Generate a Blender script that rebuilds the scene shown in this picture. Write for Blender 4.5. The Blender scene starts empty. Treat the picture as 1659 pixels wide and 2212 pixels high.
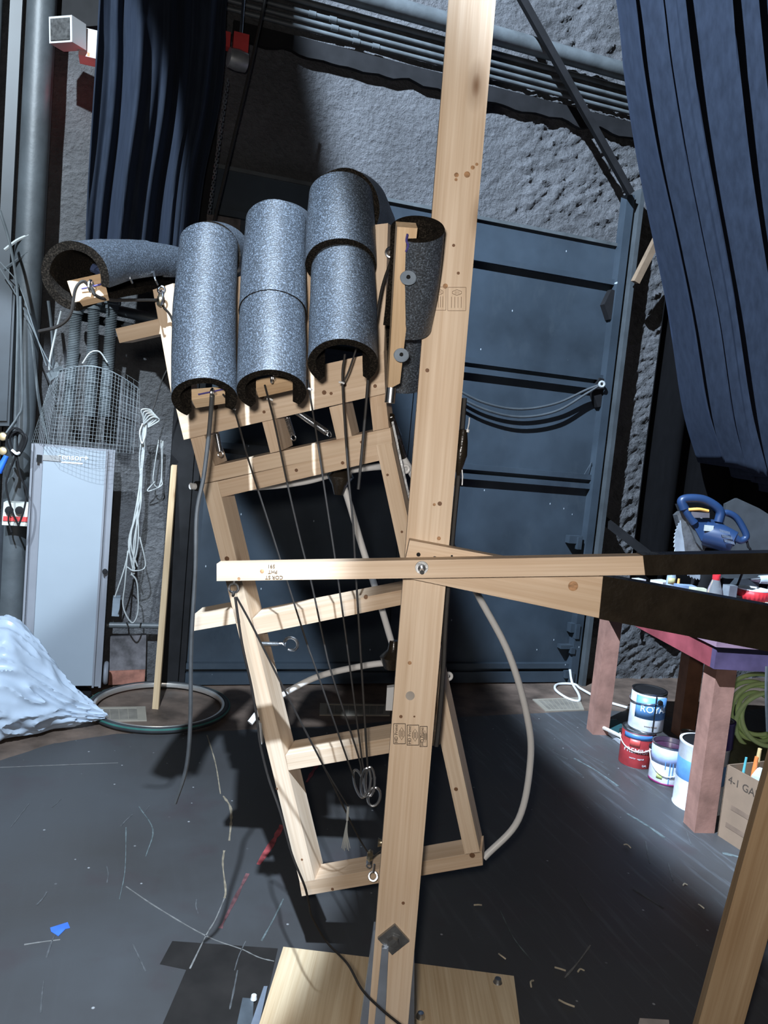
import bpy, bmesh, math, random
from mathutils import Vector, Matrix, noise
random.seed(7)
V = Vector
PI = math.pi
sc = bpy.context.scene
COL = sc.collection

# ------------------------------------------------------------------ camera
IW, IH = 1659, 2212
FPX = 1662.0
YAW, PITCH, ROLL = [math.radians(a) for a in (18.1, 5.2, 5.4)]
EYE = V((0, 0, 1.5))
f0 = V((math.sin(YAW), math.cos(YAW), 0)); r0 = V((math.cos(YAW), -math.sin(YAW), 0)); UP = V((0, 0, 1))
FW = f0 * math.cos(PITCH) - UP * math.sin(PITCH)
u1 = UP * math.cos(PITCH) + f0 * math.sin(PITCH)
RT = r0 * math.cos(ROLL) + u1 * math.sin(ROLL)
CU = u1 * math.cos(ROLL) - r0 * math.sin(ROLL)
cd = bpy.data.cameras.new('camera'); cam = bpy.data.objects.new('camera', cd); COL.objects.link(cam)
cam.matrix_world = Matrix(((RT.x, CU.x, -FW.x, EYE.x), (RT.y, CU.y, -FW.y, EYE.y), (RT.z, CU.z, -FW.z, EYE.z), (0, 0, 0, 1)))
cd.sensor_fit = 'VERTICAL'; cd.sensor_height = 36.0; cd.lens = 36.0 * FPX / IH
cd.clip_start = 0.05; cd.clip_end = 60
sc.camera = cam

# ------------------------------------------------------------------ world, lamps, exposure
w = bpy.data.worlds.new('world'); sc.world = w; w.use_nodes = True
bgn = w.node_tree.nodes['Background']; bgn.inputs[0].default_value = (0.55, 0.72, 1.0, 1); bgn.inputs[1].default_value = 0.006
sc.view_settings.view_transform = 'Standard'; sc.view_settings.look = 'None'
sc.view_settings.exposure = 0.0; sc.view_settings.gamma = 1.0; sc.view_settings.use_curve_mapping = False

def spot(name, loc, target, power, col, deg, blend, size):
    l = bpy.data.lights.new(name, 'SPOT'); o = bpy.data.objects.new(name, l); COL.objects.link(o)
    l.energy = power; l.color = col; l.spot_size = math.radians(deg); l.spot_blend = blend; l.shadow_soft_size = size
    o.location = loc
    o.rotation_euler = (V(target) - V(loc)).to_track_quat('-Z', 'Y').to_euler()
    return o
# three cool theatre lanterns on the grid and an added warm fill light beside the camera
spot('stage_lantern', (-0.75, -1.34, 4.72), (-1.2, 3.4, 0.0), 3250, (0.70, 0.84, 1.0), 39.8, 0.10, 0.035)
spot('grid_lantern', (-2.36, 0.65, 6.83), (5.82, 1.87, 4.84), 9800, (0.66, 0.81, 1.0), 87.5, 0.08, 0.04)
spot('side_lantern', (-1.7, 0.9, 4.9), (-1.35, 4.3, 2.6), 2100, (0.76, 0.89, 1.0), 43.5, 0.08, 0.04)
fl = bpy.data.lights.new('camera_fill', 'POINT'); flo = bpy.data.objects.new('camera_fill', fl); COL.objects.link(flo)
fl.energy = 93; fl.color = (1.0, 0.94, 0.87); fl.shadow_soft_size = 0.03; flo.location = EYE - r0 * 0.05 + UP * 0.07 - f0 * 0.05

# ------------------------------------------------------------------ pixel -> world helpers (metres, measured off the photograph)
def ray(x, y): return RT * ((x - 829.5) / FPX) + CU * ((1106.0 - y) / FPX) + FW
def D(x, y, d): return EYE + ray(x, y) * d
def Z(x, y, z=0.0):
    r = ray(x, y); return EYE + r * ((z - EYE.z) / r.z)
def Wy(x, y, Y):
    r = ray(x, y); return EYE + r * (Y / r.y)
def Pl(x, y, p, n):
    r = ray(x, y); return EYE + r * ((p - EYE).dot(n) / r.dot(n))
def depth(p): return (V(p) - EYE).dot(FW)

# ------------------------------------------------------------------ materials
MATS = {}
def nodes_of(name):
    m = bpy.data.materials.new(name); m.use_nodes = True
    nt = m.node_tree; return m, nt, nt.nodes['Principled BSDF']
def link(nt, a, b): nt.links.new(a, b)
def coords(nt, scale=(1, 1, 1), kind='Object'):
    tc = nt.nodes.new('ShaderNodeTexCoord'); mp = nt.nodes.new('ShaderNodeMapping')
    mp.inputs['Scale'].default_value = scale
    link(nt, tc.outputs[kind], mp.inputs['Vector']); return mp
def noise_tex(nt, mp, scale, detail=4, rough=0.55):
    n = nt.nodes.new('ShaderNodeTexNoise'); n.inputs['Scale'].default_value = scale
    n.inputs['Detail'].default_value = detail; n.inputs['Roughness'].default_value = rough
    link(nt, mp.outputs[0], n.inputs['Vector']); return n
def ramp(nt, fac, stops):
    r = nt.nodes.new('ShaderNodeValToRGB'); e = r.color_ramp.elements
    while len(e) < len(stops): e.new(0.5)
    for i, (p, c) in enumerate(stops):
        e[i].position = p; e[i].color = (c[0], c[1], c[2], 1) if len(c) == 3 else c
    link(nt, fac, r.inputs['Fac']); return r
def mix(nt, fac, a, b, mode='MIX'):
    m = nt.nodes.new('ShaderNodeMix'); m.data_type = 'RGBA'; m.blend_type = mode
    if isinstance(fac, float): m.inputs[0].default_value = fac
    else: link(nt, fac, m.inputs[0])
    for s, v in ((6, a), (7, b)):
        if isinstance(v, tuple): m.inputs[s].default_value = (*v[:3], 1)
        else: link(nt, v, m.inputs[s])
    return m.outputs[2]
def bump(nt, b, height, strength, dist=0.01):
    n = nt.nodes.new('ShaderNodeBump'); n.inputs['Strength'].default_value = strength; n.inputs['Distance'].default_value = dist
    link(nt, height, n.inputs['Height']); link(nt, n.outputs[0], b.inputs['Normal'])

def simple(name, col, rough=0.6, metal=0.0, var=0.25, vscale=12, bmp=0.0, bscale=80, spec=0.5, emit=None):
    if name in MATS: return MATS[name]
    m, nt, b = nodes_of(name)
    mp = coords(nt); n = noise_tex(nt, mp, vscale, 5)
    lo = tuple(c * (1 - var) for c in col); hi = tuple(min(1, c * (1 + var)) for c in col)
    r = ramp(nt, n.outputs['Fac'], [(0.3, lo), (0.7, hi)])
    link(nt, r.outputs[0], b.inputs['Base Color'])
    b.inputs['Roughness'].default_value = rough; b.inputs['Metallic'].default_value = metal
    b.inputs['Specular IOR Level'].default_value = spec
    if bmp:
        n2 = noise_tex(nt, mp, bscale, 4); bump(nt, b, n2.outputs['Fac'], bmp)
    if emit:
        b.inputs['Emission Color'].default_value = (*emit[0], 1); b.inputs['Emission Strength'].default_value = emit[1]
    MATS[name] = m; return m

def pine(name, light, dark, knots=True):
    m, nt, b = nodes_of(name)
    tc = nt.nodes.new('ShaderNodeTexCoord'); oi = nt.nodes.new('ShaderNodeObjectInfo')
    add = nt.nodes.new('ShaderNodeVectorMath'); add.operation = 'ADD'
    mul = nt.nodes.new('ShaderNodeVectorMath'); mul.operation = 'SCALE'; mul.inputs[0].default_value = (3.1, 7.7, 5.3)
    link(nt, oi.outputs['Random'], mul.inputs['Scale']); link(nt, tc.outputs['Object'], add.inputs[0]); link(nt, mul.outputs[0], add.inputs[1])
    def mapped(s):
        mp = nt.nodes.new('ShaderNodeMapping'); mp.inputs['Scale'].default_value = s
        link(nt, add.outputs[0], mp.inputs['Vector']); return mp
    g1 = noise_tex(nt, mapped((1.2, 26, 26)), 1.0, 3); g2 = noise_tex(nt, mapped((3, 160, 160)), 1.0, 3)
    g3 = noise_tex(nt, mapped((2.2, 5, 5)), 1.0, 2)
    c1 = ramp(nt, g1.outputs['Fac'], [(0.32, dark), (0.62, light)])
    c2 = ramp(nt, g2.outputs['Fac'], [(0.3, (0.82, 0.76, 0.70)), (0.65, (1, 1, 1))])
    c3 = ramp(nt, g3.outputs['Fac'], [(0.3, (0.86, 0.80, 0.74)), (0.6, (1, 1, 1))])
    col = mix(nt, 0.8, c1.outputs[0], c2.outputs[0], 'MULTIPLY')
    col = mix(nt, 0.8, col, c3.outputs[0], 'MULTIPLY')
    vr = ramp(nt, oi.outputs['Random'], [(0.0, (0.90, 0.86, 0.82)), (1.0, (1.0, 1.0, 0.98))])
    col = mix(nt, 1.0, col, vr.outputs[0], 'MULTIPLY')
    if knots:
        vo = nt.nodes.new('ShaderNodeTexVoronoi'); vo.inputs['Scale'].default_value = 1.0; vo.inputs['Randomness'].default_value = 1.0
        link(nt, mapped((3.6, 9, 9)).outputs[0], vo.inputs['Vector'])
        k = ramp(nt, vo.outputs['Distance'], [(0.03, (1, 1, 1)), (0.10, (0.35, 0.35, 0.35)), (0.2, (0, 0, 0))])
        col = mix(nt, k.outputs[0], col, (0.16, 0.075, 0.03))
    link(nt, col, b.inputs['Base Color']); b.inputs['Roughness'].default_value = 0.62
    b.inputs['Specular IOR Level'].default_value = 0.3
    bump(nt, b, g2.outputs['Fac'], 0.12, 0.003)
    MATS[name] = m; return m

PINE = pine('pine_lumber', (0.77, 0.64, 0.51), (0.63, 0.50, 0.375))
PLY = pine('plywood_face', (0.82, 0.68, 0.48), (0.66, 0.51, 0.33), False)

def foam_mat(name, base, rough, bmp, spec):
    m, nt, b = nodes_of(name)
    mp = coords(nt); n = noise_tex(nt, mp, 330, 2, 0.5); n2 = noise_tex(nt, mp, 9, 3)
    r = ramp(nt, n.outputs['Fac'], [(0.38, tuple(c * 0.42 for c in base)), (0.54, base), (0.68, tuple(c * 2.7 for c in base))])
    r2 = ramp(nt, n2.outputs['Fac'], [(0.3, (0.85, 0.85, 0.85)), (0.7, (1, 1, 1))])
    link(nt, mix(nt, 1.0, r.outputs[0], r2.outputs[0], 'MULTIPLY'), b.inputs['Base Color'])
    b.inputs['Roughness'].default_value = rough; b.inputs['Specular IOR Level'].default_value = spec; b.inputs['IOR'].default_value = 1.5
    bump(nt, b, n.outputs['Fac'], bmp, 0.002)
    MATS[name] = m; return m
FOAM = foam_mat('foam_skin', (0.046, 0.058, 0.075), 0.48, 0.45, 0.9)
FOAMCUT = foam_mat('foam_cut', (0.011, 0.009, 0.007), 0.95, 0.6, 0.1)

def floor_mat():
    m, nt, b = nodes_of('black_stage_paint')
    mp = coords(nt)
    n1 = noise_tex(nt, mp, 1.6, 5); n2 = noise_tex(nt, mp, 60, 4)
    base = ramp(nt, n1.outputs['Fac'], [(0.3, (0.050, 0.048, 0.048)), (0.7, (0.068, 0.072, 0.078))]).outputs[0]
    # long pale scuffs running diagonally
    mp2 = nt.nodes.new('ShaderNodeMapping'); mp2.inputs['Rotation'].default_value = (0, 0, math.radians(-8)); mp2.inputs['Scale'].default_value = (30, 2.4, 1)
    tc = nt.nodes.new('ShaderNodeTexCoord'); link(nt, tc.outputs['Object'], mp2.inputs['Vector'])
    s = noise_tex(nt, mp2, 1.0, 5, 0.6)
    sm = ramp(nt, s.outputs['Fac'], [(0.54, (0, 0, 0)), (0.76, (0.6, 0.6, 0.6))])
    sx = nt.nodes.new('ShaderNodeSeparateXYZ'); link(nt, tc.outputs['Object'], sx.inputs[0])
    mr = nt.nodes.new('ShaderNodeMapRange'); link(nt, sx.outputs['X'], mr.inputs['Value'])
    mr.inputs['From Min'].default_value = -0.9; mr.inputs['From Max'].default_value = 0.6; mr.inputs['To Min'].default_value = 0.06
    base = mix(nt, mix(nt, 1.0, sm.outputs[0], mr.outputs[0], 'MULTIPLY'), base, (0.15, 0.17, 0.19))
    n3 = noise_tex(nt, mp, 3.5, 4); pr_ = ramp(nt, n3.outputs['Fac'], [(0.55, (0, 0, 0)), (0.75, (0.5, 0.5, 0.5))])
    base = mix(nt, pr_.outputs[0], base, (0.055, 0.035, 0.04))
    # paint specks
    vo = nt.nodes.new('ShaderNodeTexVoronoi'); vo.inputs['Scale'].default_value = 15; link(nt, mp.outputs[0], vo.inputs['Vector'])
    k = ramp(nt, vo.outputs['Distance'], [(0.045, (1, 1, 1)), (0.075, (0, 0, 0))])
    gate = ramp(nt, vo.outputs['Color'], [(0.35, (0, 0, 0)), (0.6, (1, 1, 1))])
    base = mix(nt, mix(nt, 1.0, k.outputs[0], gate.outputs[0], 'MULTIPLY'), base, (0.34, 0.35, 0.36))
    link(nt, base, b.inputs['Base Color'])
    rr = ramp(nt, n1.outputs['Fac'], [(0.3, (0.42,) * 3), (0.7, (0.60,) * 3)]); link(nt, rr.outputs[0], b.inputs['Roughness'])
    b.inputs['Specular IOR Level'].default_value = 0.35
    bump(nt, b, n2.outputs['Fac'], 0.08, 0.003)
    return m
FLOORB = floor_mat()

def plaster(name, lo, hi, scale, strength):
    m, nt, b = nodes_of(name)
    mp = coords(nt); n1 = noise_tex(nt, mp, 2.2, 6); n2 = noise_tex(nt, mp, scale, 8, 0.65)
    mu = nt.nodes.new('ShaderNodeTexMusgrave') if hasattr(bpy.types, 'ShaderNodeTexMusgrave') else None
    r = ramp(nt, n1.outputs['Fac'], [(0.3, lo), (0.7, hi)])
    r2 = ramp(nt, n2.outputs['Fac'], [(0.3, (0.75,) * 3), (0.7, (1.1,) * 3)])
    link(nt, mix(nt, 1.0, r.outputs[0], r2.outputs[0], 'MULTIPLY'), b.inputs['Base Color'])
    b.inputs['Roughness'].default_value = 0.7; b.inputs['Specular IOR Level'].default_value = 0.35
    bump(nt, b, n2.outputs['Fac'], strength, 0.03)
    return m
PLASTER = plaster('painted_plaster', (0.072, 0.073, 0.077), (0.128, 0.13, 0.137), 30, 1.0)

def door_mat():
    m, nt, b = nodes_of('dark_blue_black_steel')
    mp = coords(nt); n1 = noise_tex(nt, mp, 2.0, 5)
    base = ramp(nt, n1.outputs['Fac'], [(0.3, (0.021, 0.029, 0.038)), (0.7, (0.042, 0.058, 0.076))]).outputs[0]
    mp2 = coords(nt, (9, 1, 5)); vo = nt.nodes.new('ShaderNodeTexVoronoi'); vo.inputs['Scale'].default_value = 1.4; link(nt, mp2.outputs[0], vo.inputs['Vector'])
    k = ramp(nt, vo.outputs['Distance'], [(0.03, (1, 1, 1)), (0.05, (0, 0, 0))])
    gate = ramp(nt, vo.outputs['Color'], [(0.40, (0, 0, 0)), (0.5, (1, 1, 1))])
    base = mix(nt, mix(nt, 1.0, k.outputs[0], gate.outputs[0], 'MULTIPLY'), base, (0.35, 0.40, 0.44))
    n5 = noise_tex(nt, coords(nt, (1, 1, 0.5)), 5, 6, 0.7); sm5 = ramp(nt, n5.outputs['Fac'], [(0.55, (0, 0, 0)), (0.8, (0.5, 0.5, 0.5))]); base = mix(nt, sm5.outputs[0], base, (0.055, 0.068, 0.08))
    link(nt, base, b.inputs['Base Color']); b.inputs['Roughness'].default_value = 0.5; b.inputs['Specular IOR Level'].default_value = 0.3
    n2 = noise_tex(nt, mp, 6, 3); bump(nt, b, n2.outputs['Fac'], 0.15, 0.01)
    return m
DOORM = door_mat()

def velvet(name, col, sheen=0.05):
    m, nt, b = nodes_of(name)
    mp = coords(nt, (1, 1, 0.25)); n = noise_tex(nt, mp, 30, 3)
    r = ramp(nt, n.outputs['Fac'], [(0.3, tuple(c * 0.8 for c in col)), (0.7, tuple(c * 1.2 for c in col))])
    link(nt, r.outputs[0], b.inputs['Base Color']); b.inputs['Roughness'].default_value = 0.95
    b.inputs['Sheen Weight'].default_value = sheen; b.inputs['Sheen Roughness'].default_value = 0.5
    b.inputs['Sheen Tint'].default_value = (0.35, 0.5, 0.9, 1); b.inputs['Specular IOR Level'].default_value = 0.1
    return m
VELVET = velvet('navy_velour', (0.017, 0.0225, 0.035))

TAPE = simple('black_gaffer_tape', (0.017, 0.013, 0.009), 0.24, 0, 0.3, 20, 0.30, 34)
STEEL = simple('zinc_steel', (0.55, 0.57, 0.60), 0.28, 1.0, 0.15, 20)
DARKSTEEL = simple('grey_plate_steel', (0.30, 0.31, 0.32), 0.45, 0.9, 0.3, 30, 0.2, 40)
BRACKET = simple('galvanised_steel', (0.36, 0.42, 0.52), 0.45, 0.6, 0.2, 10)
CORD = simple('black_cord', (0.016, 0.014, 0.013), 0.7, 0, 0.3, 60)
GREYCABLE = simple('dark_grey_cable', (0.05, 0.055, 0.06), 0.5, 0, 0.2, 30)
PVC = simple('white_plastic', (0.66, 0.66, 0.66), 0.4, 0, 0.06, 10)
BLACKPIPE = simple('black_painted_pipe', (0.075, 0.085, 0.09), 0.45, 0.0, 0.3, 8, 0.1, 30)
GREYPIPE = simple('grey_painted_pipe', (0.05, 0.058, 0.064), 0.5, 0.0, 0.25, 6, 0.1, 30)
CABINET = simple('charcoal_enamel', (0.02, 0.026, 0.032), 0.5, 0, 0.25, 6)
BLACKM = simple('matt_black', (0.009, 0.009, 0.010), 0.75, 0, 0.3, 10, 0.0, 80, 0.2)
WHITEM = simple('white_enamel', (0.62, 0.63, 0.64), 0.4, 0, 0.05, 6)
PANELG = simple('pale_blue_grey_laminate', (0.232, 0.268, 0.305), 0.45, 0, 0.04, 3)
RAILG = simple('grey_aluminium_rail', (0.19, 0.20, 0.225), 0.45, 0.2, 0.08, 6)
REDM = simple('red_enamel', (0.50, 0.05, 0.05), 0.4, 0, 0.15, 10)
WIREG = simple('galvanised_wire', (0.15, 0.17, 0.18), 0.5, 0.2, 0.2, 20)
WIREW = simple('pale_wire', (0.32, 0.335, 0.33), 0.5, 0, 0.15, 20)
FLOORW = simple('worn_brown_boards', (0.105, 0.075, 0.058), 0.6, 0, 0.6, 5, 0.3, 25)
VENTM = simple('beige_floor_grille', (0.30, 0.27, 0.22), 0.5, 0.2, 0.1, 10)
MUSLIN = simple('white_plastic_film', (0.42, 0.50, 0.60), 0.3, 0, 0.06, 10)
INK = simple('dark_stamp_ink', (0.055, 0.04, 0.03), 0.8, 0, 0.2, 40)
INKL = simple('faint_stamp_ink', (0.22, 0.15, 0.10), 0.8, 0, 0.2, 40)
BLUEINK = simple('purple_marker_ink', (0.06, 0.05, 0.22), 0.6, 0, 0.2, 40)
KNOT = simple('knot_brown', (0.16, 0.08, 0.04), 0.7, 0, 0.3, 60)
BRICKM = plaster('dark_rough_stone', (0.045, 0.045, 0.05), (0.09, 0.09, 0.10), 14, 1.0)

# ------------------------------------------------------------------ mesh builder
WM = {}
def tag(o, label=None, cat=None, group=None, kind=None):
    if label: o['label'] = label
    if cat: o['category'] = cat
    if group: o['group'] = group
    if kind: o['kind'] = kind
    return o
def thing(name, label, cat, loc, group=None):
    o = bpy.data.objects.new(name, None); COL.objects.link(o); o.location = loc
    o.empty_display_size = 0.05
    WM[o.name] = Matrix.Translation(loc); tag(o, label, cat, group); return o

def spline(pts, n=8):
    pts = [V(p) for p in pts]
    if len(pts) < 3: return pts
    out = []
    for i in range(len(pts) - 1):
        a = pts[i - 1] if i else pts[i] * 2 - pts[i + 1]
        b, c = pts[i], pts[i + 1]
        d = pts[i + 2] if i + 2 < len(pts) else c * 2 - b
        for k in range(n):
            t = k / n
            out.append(0.5 * (2 * b + (c - a) * t + (2 * a - 5 * b + 4 * c - d) * t * t + (3 * b - a - 3 * c + d) * t ** 3))
    out.append(pts[-1]); return out

class MB:
    def __init__(s): s.bm = bmesh.new(); s.mi = 0
    def face(s, vs):
        try:
            f = s.bm.faces.new(vs); f.material_index = s.mi; return f
        except ValueError: return None
    def hexa(s, a, b):
        """a: four front points (loop), b: the matching four back points"""
        A = [s.bm.verts.new(p) for p in a]; B = [s.bm.verts.new(p) for p in b]
        s.face(A); s.face(B[::-1])
        for i in range(4):
            j = (i + 1) % 4; s.face([A[i], B[i], B[j], A[j]])
        return s
    def box(s, c, size, M=None):
        x, y, z = [k / 2 for k in size]; c = V(c)
        q = [(-x, -y), (x, -y), (x, y), (-x, y)]
        R = M or Matrix.Identity(3)
        s.hexa([c + R @ V((i, j, z)) for i, j in q], [c + R @ V((i, j, -z)) for i, j in q]); return s
    def prism(s, loop, back):
        A = [s.bm.verts.new(p) for p in loop]; B = [s.bm.verts.new(V(p) + V(back)) for p in loop]
        s.face(A); s.face(B[::-1]); n = len(A)
        for i in range(n): s.face([A[i], B[i], B[(i + 1) % n], A[(i + 1) % n]])
        return s
    def tube(s, pts, r, seg=8, closed=False, cap=True):
        pts = [V(p) for p in pts]; n = len(pts)
        rr = r if isinstance(r, (list, tuple)) else [r] * n
        t0 = (pts[1] - pts[0]).normalized()
        x = t0.orthogonal().normalized(); rings = []
        for i in range(n):
            if closed: t = (pts[(i + 1) % n] - pts[i - 1])
            elif i == 0: t = pts[1] - pts[0]
            elif i == n - 1: t = pts[-1] - pts[-2]
            else: t = pts[i + 1] - pts[i - 1]
            t = t.normalized() if t.length > 1e-9 else t0
            x = (x - t * x.dot(t)); x = x.normalized() if x.length > 1e-6 else t.orthogonal().normalized()
            y = t.cross(x)
            rings.append([s.bm.verts.new(pts[i] + (x * math.cos(2 * PI * k / seg) + y * math.sin(2 * PI * k / seg)) * rr[i]) for k in range(seg)])
        m = n if closed else n - 1
        for i in range(m):
            a, b = rings[i], rings[(i + 1) % n]
            for k in range(seg): s.face([a[k], a[(k + 1) % seg], b[(k + 1) % seg], b[k]])
        if cap and not closed: s.face(rings[0][::-1]); s.face(rings[-1])
        return s
    def cyl(s, p0, p1, r0, r1=None, seg=20): return s.tube([p0, p1], [r0, r1 if r1 is not None else r0], seg)
    def lathe(s, prof, c, axis=UP, seg=32):
        """prof: (radius, height) pairs"""
        c = V(c); axis = V(axis).normalized(); x = axis.orthogonal().normalized(); y = axis.cross(x); rings = []
        for r, h in prof:
            if r < 1e-6: rings.append([s.bm.verts.new(c + axis * h)])
            else: rings.append([s.bm.verts.new(c + axis * h + (x * math.cos(2 * PI * k / seg) + y * math.sin(2 * PI * k / seg)) * r) for k in range(seg)])
        for a, b in zip(rings, rings[1:]):
            for k in range(seg):
                j = (k + 1) % seg
                if len(a) == 1 and len(b) == 1: continue
                if len(a) == 1: s.face([a[0], b[j], b[k]])
                elif len(b) == 1: s.face([a[k], a[j], b[0]])
                else: s.face([a[k], a[j], b[j], b[k]])
        return s
    def ring(s, c, axis, R, r, n=28, seg=8, x=None):
        axis = V(axis).normalized(); x = (x or axis.orthogonal()).normalized(); y = axis.cross(x)
        return s.tube([V(c) + (x * math.cos(2 * PI * k / n) + y * math.sin(2 * PI * k / n)) * R for k in range(n)], r, seg, True)
    def grid(s, fn, nu, nv):
        g = [[s.bm.verts.new(fn(i / nu, j / nv)) for j in range(nv + 1)] for i in range(nu + 1)]
        for i in range(nu):
            for j in range(nv): s.face([g[i][j], g[i + 1][j], g[i + 1][j + 1], g[i][j + 1]])
        return s
    def build(s, name, mat, parent=None, M=None, smooth=False, bevel=0.0, solid=0.0):
        bm = s.bm
        if bevel:
            bmesh.ops.bevel(bm, geom=[e for e in bm.edges if e.is_manifold and e.calc_face_angle(0) > 0.5], offset=bevel, segments=2, affect='EDGES', profile=0.5)
        bmesh.ops.recalc_face_normals(bm, faces=bm.faces)
        if M is None:
            if parent is not None: M = Matrix.Translation(WM[parent.name].translation)
            else:
                c = V((0, 0, 0))
                for v in bm.verts: c += v.co
                M = Matrix.Translation(c / max(1, len(bm.verts)))
        bm.transform(M.inverted())
        if smooth:
            for f in bm.faces: f.smooth = True
        me = bpy.data.meshes.new(name); bm.to_mesh(me); bm.free()
        for m in (mat if isinstance(mat, (list, tuple)) else [mat]): me.materials.append(m)
        if smooth:
            try: me.set_sharp_from_angle(angle=math.radians(42))
            except Exception: pass
        o = bpy.data.objects.new(name, me); COL.objects.link(o); WM[o.name] = M.copy()
        if parent is not None:
            o.parent = parent; o.matrix_basis = WM[parent.name].inverted() @ M
        else: o.matrix_basis = M
        if solid:
            md = o.modifiers.new('thickness', 'SOLIDIFY'); md.thickness = solid; md.offset = 0
        return o

def frame_of(xd, zd, o):
    x = V(xd).normalized(); z = (V(zd) - x * V(zd).dot(x)).normalized(); y = z.cross(x)
    return Matrix(((x.x, y.x, z.x, o.x), (x.y, y.y, z.y, o.y), (x.z, y.z, z.z, o.z), (0, 0, 0, 1)))

def board(name, front, back, mat=None, parent=None, bevel=0.0025):
    """front: four world points TL TR BR BL; back: vector to the rear face. Grain runs along the longer side."""
    a = [V(p) for p in front]; back = V(back)
    e1 = a[1] - a[0]; e2 = a[3] - a[0]
    L = e1 if e1.length > e2.length else e2
    M = frame_of(L, -back, sum(a, V()) / 4 + back / 2)
    return MB().hexa(a, [p + back for p in a]).build(name, mat or PINE, parent, M, False, bevel)

def text(body, size, M, mat, name, parent=None, extrude=0.0004, warp=None, align='CENTER', shear=0.0):
    cu = bpy.data.curves.new('lettering', 'FONT'); cu.body = body; cu.size = size; cu.extrude = extrude
    cu.align_x = align; cu.align_y = 'CENTER'; cu.shear = shear; cu.resolution_u = 3
    o = bpy.data.objects.new('lettering', cu); COL.objects.link(o)
    dg = bpy.context.evaluated_depsgraph_get(); dg.update()
    me = bpy.data.meshes.new_from_object(o.evaluated_get(dg)); bpy.data.objects.remove(o); bpy.data.curves.remove(cu)
    mb = MB(); mb.bm.from_mesh(me); bpy.data.meshes.remove(me)
    for v in mb.bm.verts: v.co = (M @ v.co) if warp is None else warp(v.co)
    for f in mb.bm.faces: f.material_index = 0
    return mb.build(name, mat, parent)

def cord(name, pts, r, mat, label=None, cat=None, parent=None, seg=6, n=6, group=None):
    o = MB().tube(spline(pts, n), r, seg).build(name, mat, parent, None, True)
    if label: tag(o, label, cat, group)
    return o

def struct(o): o['kind'] = 'structure'; return o

# ================================================================== SETTING
WALLY = 4.50
def wall_pt(u, v):
    x = -2.2 + 8.2 * u; z = 0.0 + 5.2 * v
    p = V((x, WALLY, z))
    rough = 0.022 * noise.fractal(V((x * 1.7, 3.1, z * 1.7)), 1.0, 2.0, 4)
    # hacked-back stonework over the right of the door and along the right side
    k = max(0.0, min(1.0, (x - 1.75) / 0.5)) * max(0.0, min(1.0, (z - 2.75) / 0.3))
    k = max(k, max(0.0, min(1.0, (x - 2.95) / 0.15)))
    ch = 0.017 * noise.fractal(V((x * 9 + z * 6, 1.3, z * 24 - x * 14)), 0.6, 2.0, 4)
    p.y += -abs(rough) * 0.6 - k * max(-0.01, ch) - 0.0
    return p
struct(MB().grid(wall_pt, 560, 340).build('wall_back', PLASTER, None, Matrix.Translation((1.9, WALLY, 2)), True))

struct(MB().box((1.9, 1.5, -0.03), (8.6, 8.2, 0.06)).build('floor', FLOORW, None, Matrix.Translation((1.9, 1.5, 0))))
edge = [Z(-260, 1705), Z(0, 1644), Z(118, 1607), Z(180, 1598), Z(253, 1587), Z(400, 1583), Z(560, 1577), Z(700, 1571), Z(860, 1558), Z(985, 1551), Z(1120, 1544), Z(1255, 1537), Z(1330, 1537), Z(1480, 1555)]
edge2 = []
for i in range(len(edge) - 1):
    for k in range(6):
        t = k / 6; p = edge[i].lerp(edge[i + 1], t); p.y += 0.012 * noise.noise(V((p.x * 14, 0, 2))); edge2.append(p)
loop = [V((-2.3, -2.5, 0)), V((-2.3, edge2[0].y, 0))] + edge2 + [V((4.2, 3.9, 0)), V((6.1, 3.95, 0)), V((6.1, -2.5, 0))]
FLOORC = struct(MB().prism([p + V((0, 0, 0.004)) for p in loop], (0, 0, -0.0035)).build('floor_covering', FLOORB, None, Matrix.Translation((1.5, 2, 0))))

# ---- steel loading door, one slab with its rails as parts
DY = 4.44
dz = 2.91; dx0, dx1 = 0.30, 2.92
DOOR = struct(MB().box(((dx0 + dx1) / 2, DY + 0.02, dz / 2), (dx1 - dx0, 0.04, dz)).build('door_1', DOORM, None, None, False, 0.003))
def rail(z, h=0.035, proud=0.035, x0=dx0 + 0.02, x1=dx1 - 0.05):
    o = MB().box(((x0 + x1) / 2, DY - proud / 2, z), (x1 - x0, proud, h)).build('door_rail', DOORM, DOOR, None, False, 0.006); return o
for z in (2.655, 2.045, 1.985, 1.395, 1.335, 0.12, 0.045): rail(z, 0.034 if z > 0.1 else 0.07)
MB().box(((dx0 + dx1) / 2, DY - 0.008, 2.895), (dx1 - dx0, 0.016, 0.02)).build('door_top_edge', BLACKPIPE, DOOR)
MB().box((Wy(886, 900, DY).x, DY - 0.004, 1.3), (0.006, 0.008, 2.5)).build('door_seam', DOORM, DOOR)
for px, py, w_, h_ in ((1240, 1165, 0.10, 0.05), (1226, 1396, 0.13, 0.025), (1236, 1355, 0.05, 0.06), (1224, 1455, 0.05, 0.05)):
    c = Wy(px, py, DY - 0.03)
    MB().box(c, (w_, 0.05, h_)).box(c + V((0.02, -0.03, -0.02)), (0.03, 0.03, h_ * 1.6)).build('door_latch', DOORM, DOOR, None, False, 0.004)
c = Wy(1275, 1018, DY - 0.03)
MB().tube([c + V((-0.05, 0, -0.045)), c + V((0, 0, 0.06)), c + V((0.05, 0, -0.045))], 0.006, 6, True).build('door_latch', DOORM, DOOR)
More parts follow.
